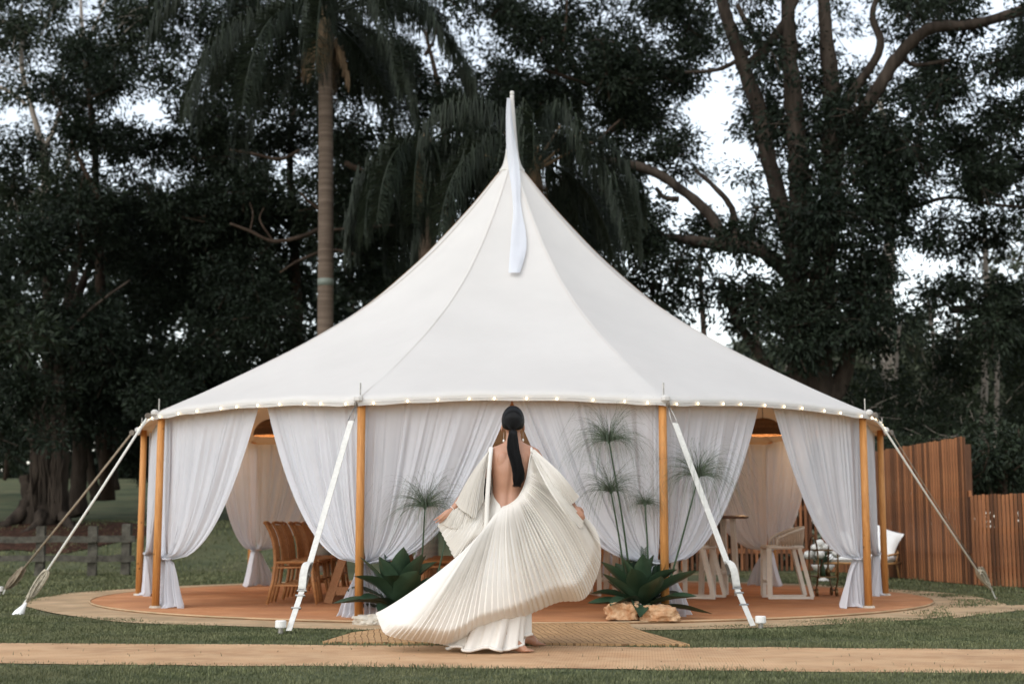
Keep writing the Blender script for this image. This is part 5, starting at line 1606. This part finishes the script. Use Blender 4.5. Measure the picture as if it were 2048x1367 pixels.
# face details, nails
for s in (-1, 1):
    mb = MB(); mb.ell(Wp(1026 + s * 8.8, 847.5, .099), (.0125, .010, .0085), 12, 8); e = mb.build('eye', M['eyewhite'], person, True)
    mb = MB(); mb.ell(Wp(1026 + s * 8.8, 847.5, .1065), (.0052, .003, .0052), 10, 6); mb.build('iris', M['iris'], e, True)
    mb = MB(); mb.tube([Wp(1026 + s * 4, 841.5, .116), Wp(1026 + s * 9, 839.8, .112), Wp(1026 + s * 13.5, 842, .098)], [.003, .0035, .0015], 6); mb.build('eyebrow', M['hair'], person, True)
mb = MB(); mb.ell(Wp(1026, 862.3, .118), (.019, .006, .0065), 12, 6); mb.build('lips', M['lip'], person, True)
for p in ((867.6, 1039.5, -.1015), (870.8, 1044.4, -.1035), (878, 1045.6, -.100), (887.2, 1045.8, -.0995)):
    mb = MB(); mb.ell(Wp(p[0] + 1.1, p[1] - .8, p[2] - .001), (.0048, .0022, .0056), 8, 6, Matrix.Rotation(.9, 3, 'Y')); mb.build('fingernail', M['nail'], person, True)

# hair: sleek cap drawn back into a low ponytail
hc = Wp(1026, 841, .014); HR = Vector((.0815, .1000, .1085))
def hair():
    mb = MB(); nu, nv = 44, 30; vs = []; keep = []
    for j in range(nv + 1):
        th = pi * j / nv
        for i in range(nu):
            a = 2 * pi * i / nu
            n = Vector((sin(th) * cos(a), sin(th) * sin(a), cos(th)))
            vs.append(hc + Vector((n.x * HR.x, n.y * HR.y, n.z * HR.z)))
    def cut(v):
        d = v - hc
        zlim = interp([-.10, -.02, .015, .045, .07, .1], [-.078, -.062, -.020, .025, .055, .075], d.y)
        return d.z < zlim
    fs = []
    for j in range(nv):
        for i in range(nu):
            i2 = (i + 1) % nu
            f = (j * nu + i, (j + 1) * nu + i, (j + 1) * nu + i2, j * nu + i2)
            if not any(cut(vs[k]) for k in f): fs.append(f)
    mb.add(vs, fs)
    knot = hc + Vector((.0, -.078, -.072))
    r_ = random.Random(8)
    def on(n, k=1.0): return hc + Vector((n.x * HR.x, n.y * HR.y, n.z * HR.z)) * k
    kn = Vector(((knot - hc).x / HR.x, (knot - hc).y / HR.y, (knot - hc).z / HR.z)).normalized()
    for i in range(300):
        a = 2 * pi * i / 300
        # start directions on the hairline
        st = Vector((cos(a) * .98, .45 + .0 * a, sin(a) * .85 + .25)).normalized() if True else None
        if st.z < -.25: st = Vector((st.x, -.15, -.52)).normalized()
        pts = []
        for k in range(15):
            t = k / 14
            n = (st * (1 - t) + kn * t); n.normalize()
            pts.append(on(n, 1.002 + .006 * sin(pi * t)))
        if cut(pts[3]): continue
        mb.tube(pts, [.0014] * 13 + [.0012, .0009], 4, cap=False)
    h = mb.build('hair', M['hair'], person, True)
    # ponytail
    PT = [(1026, 861, -.090, 7), (1026, 868, -.118, 8.5), (1025.5, 880, -.122, 10.5), (1026.5, 900, -.128, 12), (1032, 922, -.138, 11.5), (1037, 943, -.142, 11.5), (1037, 957, -.138, 11), (1034, 968, -.134, 7)]
    sp = spline([tuple(Wp(p[0], p[1], p[2])) + (p[3] * PXM,) for p in PT], 30)
    mb = MB(); mb.tube([s[:3] for s in sp], [s[3] * .86 for s in sp], 12, flat=.6)
    for i in range(330):
        a = r_.uniform(0, 6.28); q = math.sqrt(r_.uniform(.35, 1.05)); ph = r_.uniform(0, 6.28)
        last = r_.choice([26, 28, 29, 30, 30, 30])
        pts = []
        for k in range(0, last + 1, 2):
            s = sp[k]; w_ = s[3] * q
            wob_ = .0025 * sin(k * .35 + ph) * (k / 30)
            pts.append(Vector(s[:3]) + Vector((w_ * cos(a) + wob_, -abs(w_ * .62 * sin(a)) if sin(a) < 0 else w_ * .5 * sin(a), r_.uniform(-.002, .002))))
        if last == 30: pts.append(pts[-1] + Vector((r_.uniform(-.012, .012), 0, -r_.uniform(.004, .022))))
        n = len(pts); mb.tube(pts, [.0013] * (n - 2) + [.0010, .0005], 4, cap=False)
    mb.build('ponytail', M['hair'], h, True)
    mb = MB(); c = Wp(1026, 862.5, -.094); mb.tube([c + Vector((.027 * cos(t), .012 * sin(t) - .004, .004 * sin(t))) for t in [2 * pi * k / 16 for k in range(17)]], .006, 6); mb.build('hair_tie', M['hair'], h, True)
hair()
for s, px, py in ((-1, 1007.4, 864.5), (1, 1046.2, 863)):
    p = Wp(px, py, .018)
    mb = MB(); mb.tube([p, p + Vector((0, 0, -.052))], .0008, 5); mb.ell(p + Vector((0, 0, -.060)), (.0075, .0075, .0105), 12, 8); mb.build('earring', M['pearl'], person, True)
c = Wp(905.5, 1017, -.104); ax = (Wp(912, 1011, -.10) - c).normalized(); u = ax.orthogonal().normalized(); v = ax.cross(u)
mb = MB(); mb.tube([c + (u * cos(t) + v * sin(t)) * .026 for t in [2 * pi * k / 20 for k in range(21)]], .002, 6); mb.build('bracelet', M['pearl'], person, True)
c = Wp(885.5, 1032.6, -.121); mb = MB(); mb.tube([c + Vector((.0085 * cos(t) * .7, .0085 * sin(t), .0085 * cos(t) * .7)) for t in [2 * pi * k / 14 for k in range(15)]], .0014, 5); mb.build('ring', M['gold'], person, True)

# ------------------------------------------------------------------ dress
def C1(x, y, dy=0): return Wp(700 + x * .4244, 760 + y * .4244, dy)      # measured on three enlargements of the photograph
def Z1(x, y, dy=0): return Wp(860 + x * .1901, 800 + y * .1901, dy)
def Z2(x, y, dy=0): return Wp(1000 + x * .1756, 860 + y * .1756, dy)

def pleated(name, O, Hm, npl, bow, amp, parent, mat, rows=36, warp=None, seed=0, steep=.22, even=True):
    """accordion-pleated cloth between an upper and a lower edge; bow(u,t) moves the sheet off the straight line"""
    rr = np.random.default_rng(seed)
    nu = npl * 6 + 1
    def curve(pts):
        sp = np.array(spline([tuple(p) for p in pts], 400))
        d = np.concatenate([[0], np.cumsum(np.linalg.norm(np.diff(sp, axis=0), axis=1))]); d /= d[-1]
        return sp, d
    so, do = curve(O); sh, dh = curve(Hm)
    def ev(sp, d, u): return np.stack([np.interp(u, d, sp[:, k]) for k in range(3)], -1)
    T = np.linspace(0, 1, rows + 1)
    def S(u, t):
        o = ev(so, do, u); h = ev(sh, dh, u if warp is None else warp(u))
        p = o * (1 - t)[..., None] + h * t[..., None]
        return p + bow(u, t)
    # irregular pleat boundaries
    bnd = np.linspace(0, 1, npl + 1); bnd[1:-1] += rr.uniform(-.18, .18, npl - 1) / npl
    ampk = rr.uniform(.7, 1.25, npl)
    V = []; Q = []
    e = 1e-3
    for k in range(npl):
        a, b = bnd[k], bnd[k + 1]
        for (f0, f1, h0, h1, m) in ((0, steep, -1, 1, 1), (steep, 1, 1, -1, 3)):
            us = [a + (b - a) * (f0 + (f1 - f0) * q / m) for q in range(m + 1)]
            base = len(V)
            for q, u in enumerate(us):
                hh = h0 + (h1 - h0) * q / m
                if m == 3: hh = h0 + (h1 - h0) * (q / m) ** 1.25
                uu = np.full(rows + 1, u)
                p = S(uu, T)
                du = S(np.clip(uu + e, 0, 1), T) - S(np.clip(uu - e, 0, 1), T); dt = S(uu, np.clip(T + e, 0, 1)) - S(uu, np.clip(T - e, 0, 1))
                n = np.cross(du, dt); n /= np.linalg.norm(n, axis=1)[:, None] + 1e-12
                n *= np.where(n[:, 1:2] > 0, -1, 1) if even else 1
                A = np.array([amp(u, t) for t in T]) * ampk[k]
                V += list(p + n * (A * hh)[:, None])
            for q in range(m):
                for j in range(rows):
                    i0 = base + q * (rows + 1) + j; i1 = base + (q + 1) * (rows + 1) + j
                    Q.append((i0, i1, i1 + 1, i0 + 1))
    me = fast_mesh(name, np.array(V), np.array(Q), True)
    return link(name, me, mat, parent)

z3 = lambda a, x, y, z: np.stack([a * x, a * y, a * z], -1)
# --- the great swirling skirt
SO = [C1(632, 722, -.13), C1(645, 690, -.145), C1(664, 655, -.14), C1(690, 622, -.125), C1(716, 598, -.105), C1(750, 585, -.105), C1(788, 556, -.105), C1(813, 515, -.105), C1(829, 470, -.10), C1(838, 430, -.095), C1(846, 380, -.085), C1(855, 335, -.055)]
SH = [C1(118, 1094, -.12), C1(138, 1150, -.24), C1(165, 1190, -.34), C1(250, 1224, -.42), C1(350, 1252, -.46), C1(440, 1268, -.46), C1(520, 1240, -.44), C1(600, 1190, -.42), C1(680, 1166, -.40), C1(790, 1138, -.37), C1(900, 1098, -.34), C1(1000, 1054, -.30), C1(1088, 1034, -.24), C1(1140, 985, -.15), C1(1178, 895, -.07), C1(1186, 815, -.03), C1(1168, 730, .03), C1(1115, 660, .08)]
def sbow(u, t):
    s = np.sin(pi * t ** .85)
    y = -.17 * s * np.interp(u, [0, .15, .5, .75, .88, 1], [.25, .8, 1.1, .7, .35, .10])
    # hem rolls under towards the legs
    cl = np.clip((t - .86) / .14, 0, 1) ** 1.5 * np.interp(u, [0, .12, .3, .6, .75, .85], [.2, .7, 1, 1, .5, 0])
    y = y + .20 * cl
    z = s * np.interp(u, [0, .2, .42, .6, .8, .9, 1], [-.055, -.02, .0, .055, .075, .02, -.02])
    x = s * np.interp(u, [0, .3, .5, .7, .85, 1], [.0, -.03, -.01, .03, .0, -.02])
    # soft unevenness of moving cloth
    z = z + (.014 * np.sin(9 * u + 5 * t) + .010 * np.sin(26 * u + 2)) * t
    y = y + .022 * np.sin(23 * u + 3 * t) * t + .012 * np.sin(41 * u) * t
    return np.stack([x, y, z], -1)
dress = pleated('dress', SO, SH, 72, sbow, lambda u, t: (.0012 + .0148 * sm(0, .22, t)) * (1 - .86 * max(0, (t - .3) / .7)) * (.75 + .45 * (u > .38)), person, M['satin'], 44,
                warp=lambda u: np.interp(u, [0, .25, .40, .55, .75, 1], [0, .31, .53, .70, .86, 1.0]), seed=1)
dress['label'] = 'cream satin skirt of fine pleats fanning out from the low back'
mb = MB(); mb.tube([Vector(v) + Vector((0, -.004, 0)) for v in spline([tuple(v) for v in SO[4:]], 50)], .0045, 6); mb.build('neckline_piping', M['satin'], dress, True)
# far side of the skirt, closing it round the legs
FO = [C1(632, 722, -.10), C1(640, 690, .05), C1(690, 630, .13), C1(790, 560, .14), C1(850, 470, .08), C1(852, 340, -.03)]
FH = [C1(122, 1096, -.10), C1(300, 1085, .25), C1(560, 1080, .50), C1(820, 1040, .52), C1(1020, 930, .36), C1(1110, 668, .04)]
pleated('skirt_front', FO, FH, 44, lambda u, t: sbow(np.zeros_like(u), t) * (1 - np.minimum(1, u * 4))[..., None] + z3(np.sin(pi * t), np.zeros_like(t), .06 * np.minimum(1, u * 4), -.05 + 0 * t), lambda u, t: .003 + .006 * t, dress, M['satin'], 16, seed=2)
# --- inner column skirt falling to the path
def inner():
    mb = MB(); rows = []; NU = 120
    for i in range(31):
        t = i / 30
        row = []
        for k in range(NU + 1):
            a = 2 * pi * k / NU
            cx = lerp(1012, 966, t ** 1.3); py = lerp(1080, 1303, t)
            rx = lerp(46, 76, t ** 1.2); ry = lerp(.13, .24, t ** 1.0)
            fold = 1 + (.07 * sin(9 * a + 1.2) + .06 * sin(15 * a + 2 * t) + .03 * sin(31 * a)) * t
            # the hem lifts at the right to show the feet
            lift = 34 * max(0, cos(a)) ** 6 * t ** 2
            spread = 6 * max(0, cos(a)) * t ** 3
            c = Wp(cx + 6 + (rx + spread) * fold * cos(a), py - lift, lerp(.0, -.12, t) - ry * fold * -sin(a))
            if t > .93:
                c.z = max(c.z, .022 + .012 * (1 + sin(7 * a)))
            c.z = max(c.z, .02)
            row.append(c)
        rows.append(row)
    mb.grid(rows)
    # rolled hem band
    hem = [r for r in rows[-1]]
    mb.tube([p + Vector((0, 0, .006)) for p in hem], .011, 7, cap=False)
    return mb.build('underskirt', M['satin'], dress, True)
inner()
# --- sleeves
def sw(k=.03, z=.0, x=.0): return lambda u, t: z3(np.sin(pi * t), x + 0 * t, -k + 0 * t, z + 0 * t)
sl_ = pleated('sleeve', [Z1(600, 556, -.055), Z1(618, 528, -.06), Z1(634, 505, -.055), Z1(648, 492, -.05)], [Z1(268, 1080, -.125), Z1(325, 1150, -.15), Z1(398, 1194, -.165), Z1(462, 1240, -.165), Z1(486, 1200, -.15), Z1(560, 1060, -.12)], 17, sw(.035, .012, -.01), lambda u, t: .002 + .0055 * t, dress, M['satin'], 24, seed=3)
sl_['label'] = 'left batwing sleeve falling from shoulder to wrist'
# over the top of the shoulder and the front of the arm
pleated('sleeve_front', [Z1(598, 556, -.05), Z1(625, 512, .0), Z1(650, 492, .035)], [Z1(272, 1078, -.12), Z1(360, 1110, .02), Z1(500, 1060, .08)], 14, sw(-.04, .0), lambda u, t: .002 + .005 * t, dress, M['satin'], 14, seed=4)
pleated('sleeve_lining', [Z1(300, 1066, -.09), Z1(400, 1010, -.07), Z1(500, 930, -.06), Z1(565, 860, -.05)], [Z1(128, 1300, -.10), Z1(215, 1340, -.125), Z1(330, 1346, -.135), Z1(440, 1310, -.13), Z1(480, 1220, -.11)], 16, sw(.03), lambda u, t: .002 + .004 * t, dress, M['satin'], 18, seed=5)
pleated('side_drape', [Z1(545, 860, -.05), Z1(566, 1000, -.07), Z1(582, 1150, -.09), Z1(592, 1360, -.11)], [C1(412, 680, -.075), C1(436, 730, -.085), C1(466, 786, -.10), C1(498, 836, -.12), C1(560, 785, -.13), C1(628, 722, -.13)], 15, sw(.05, -.01), lambda u, t: .002 + .006 * t, dress, M['satin'], 20, seed=6)
# twisted pleated edge hanging from the left shoulder to the hip
PTS = [Z1(650, 492, -.045), Z1(640, 560, -.075), Z1(624, 700, -.10), Z1(612, 900, -.12), Z1(600, 1100, -.135), Z1(592, 1300, -.145), C1(634, 720, -.145)]
sp = spline([tuple(p) for p in PTS], 170); mb = MB(); rings = []
for i, p in enumerate(sp):
    t = i / 170; ring = []
    wd = lerp(.011, .017, min(1, t * 3)); 
    for k in range(16):
        a = 2 * pi * k / 16
        g_ = 1 + .06 * sin(5 * a + i * 1.35) + .04 * sin(9 * a + i * 2.1)
        ring.append(Vector(p) + Vector((wd * g_ * cos(a), wd * .7 * g_ * sin(a), 0)))
    rings.append(ring)
mb.loft(rings); mb.build('twisted_edge', M['satin'], dress, True)
# bodice: shoulder bands, side and front
def bodice():
    mb = MB()
    RGf = [(899, 1027.5, 49, .068, .004), (908, 1027, 52.5, .084, .0), (922, 1026.5, 48.5, .100, .0), (942, 1024.5, 43.5, .135, .002), (962, 1021.5, 38, .112, .008), (984, 1018, 34.5, .098, .016), (1004, 1016.5, 38, .102, .012), (1028, 1015.5, 46, .114, .0), (1055, 1015.5, 49.5, .120, -.005)]
    sp = spline([r for r in RGf], 40); rows = []
    for (py, cx, hw, hd, dy) in sp:
        c = Wp(cx, py, dy); row = []
        a0 = interp([899, 930, 984, 1010, 1055], [.05, -.08, -.38, -1.2, -1.5], py)
        for k in range(61):
            a = lerp(a0, pi - a0, k / 60)
            g_ = 1.035 + .012 * sin(k * 2.1)
            row.append(c + Vector((hw * PXM * cos(a) * g_, hd * sin(a) * g_, 0)))
        rows.append(row)
    mb.grid(rows)
    for (xa, xb) in ((977, 982), (1060.5, 1066)):
        rows = []
        for i in range(17):
            a = pi * i / 16
            yy = -.070 * cos(a); py = lerp(903, 893.5, sin(a) ** .7)
            rows.append([Wp(lerp(xa, xb, q / 8), py + (2.2 if (xa < 1000) == (q < 4) else 0) * abs(q - 4) / 4, yy) + Vector((0, 0, .003 * sin(q * .4))) for q in range(9)])
        mb.grid(rows)
    return mb.build('bodice', M['satin'], dress, True)
bodice()
# right sleeve: outer panel, and the folded inner panel hanging to the hand
s2 = pleated('sleeve', [Z2(352, 235, -.06), Z2(372, 218, -.055), Z2(400, 225, -.045), Z2(425, 258, -.03)], [Z2(735, 880, -.20), Z2(800, 850, -.195), Z2(850, 815, -.18), Z2(900, 756, -.13)], 12, lambda u, t: np.stack([.012 * np.sin(pi * t), -.085 * np.sin(pi * t), .010 * np.sin(pi * t) * u], -1), lambda u, t: .002 + .0045 * t, dress, M['satin'], 22, seed=7)
s2['label'] = 'right batwing sleeve falling from shoulder to wrist'
pleated('sleeve_front', [Z2(385, 215, -.02), Z2(410, 222, .02), Z2(430, 262, .03)], [Z2(760, 850, -.05), Z2(850, 800, -.03), Z2(900, 756, -.11)], 10, sw(-.05), lambda u, t: .002 + .004 * t, dress, M['satin'], 14, seed=8)
pleated('sleeve_fold', [Z2(352, 262, -.085), Z2(372, 268, -.10), Z2(402, 280, -.09)], [Z2(828, 1074, -.17), Z2(862, 1100, -.20), Z2(905, 1112, -.19), Z2(944, 1092, -.15), Z2(930, 1010, -.12), Z2(850, 905, -.12)], 9, lambda u, t: np.stack([-.018 * np.sin(pi * t), -.11 * np.sin(pi * t), -.014 * np.sin(pi * t) * (1 - u)], -1), lambda u, t: .003 + .0065 * t, dress, M['satin'], 24, seed=9)
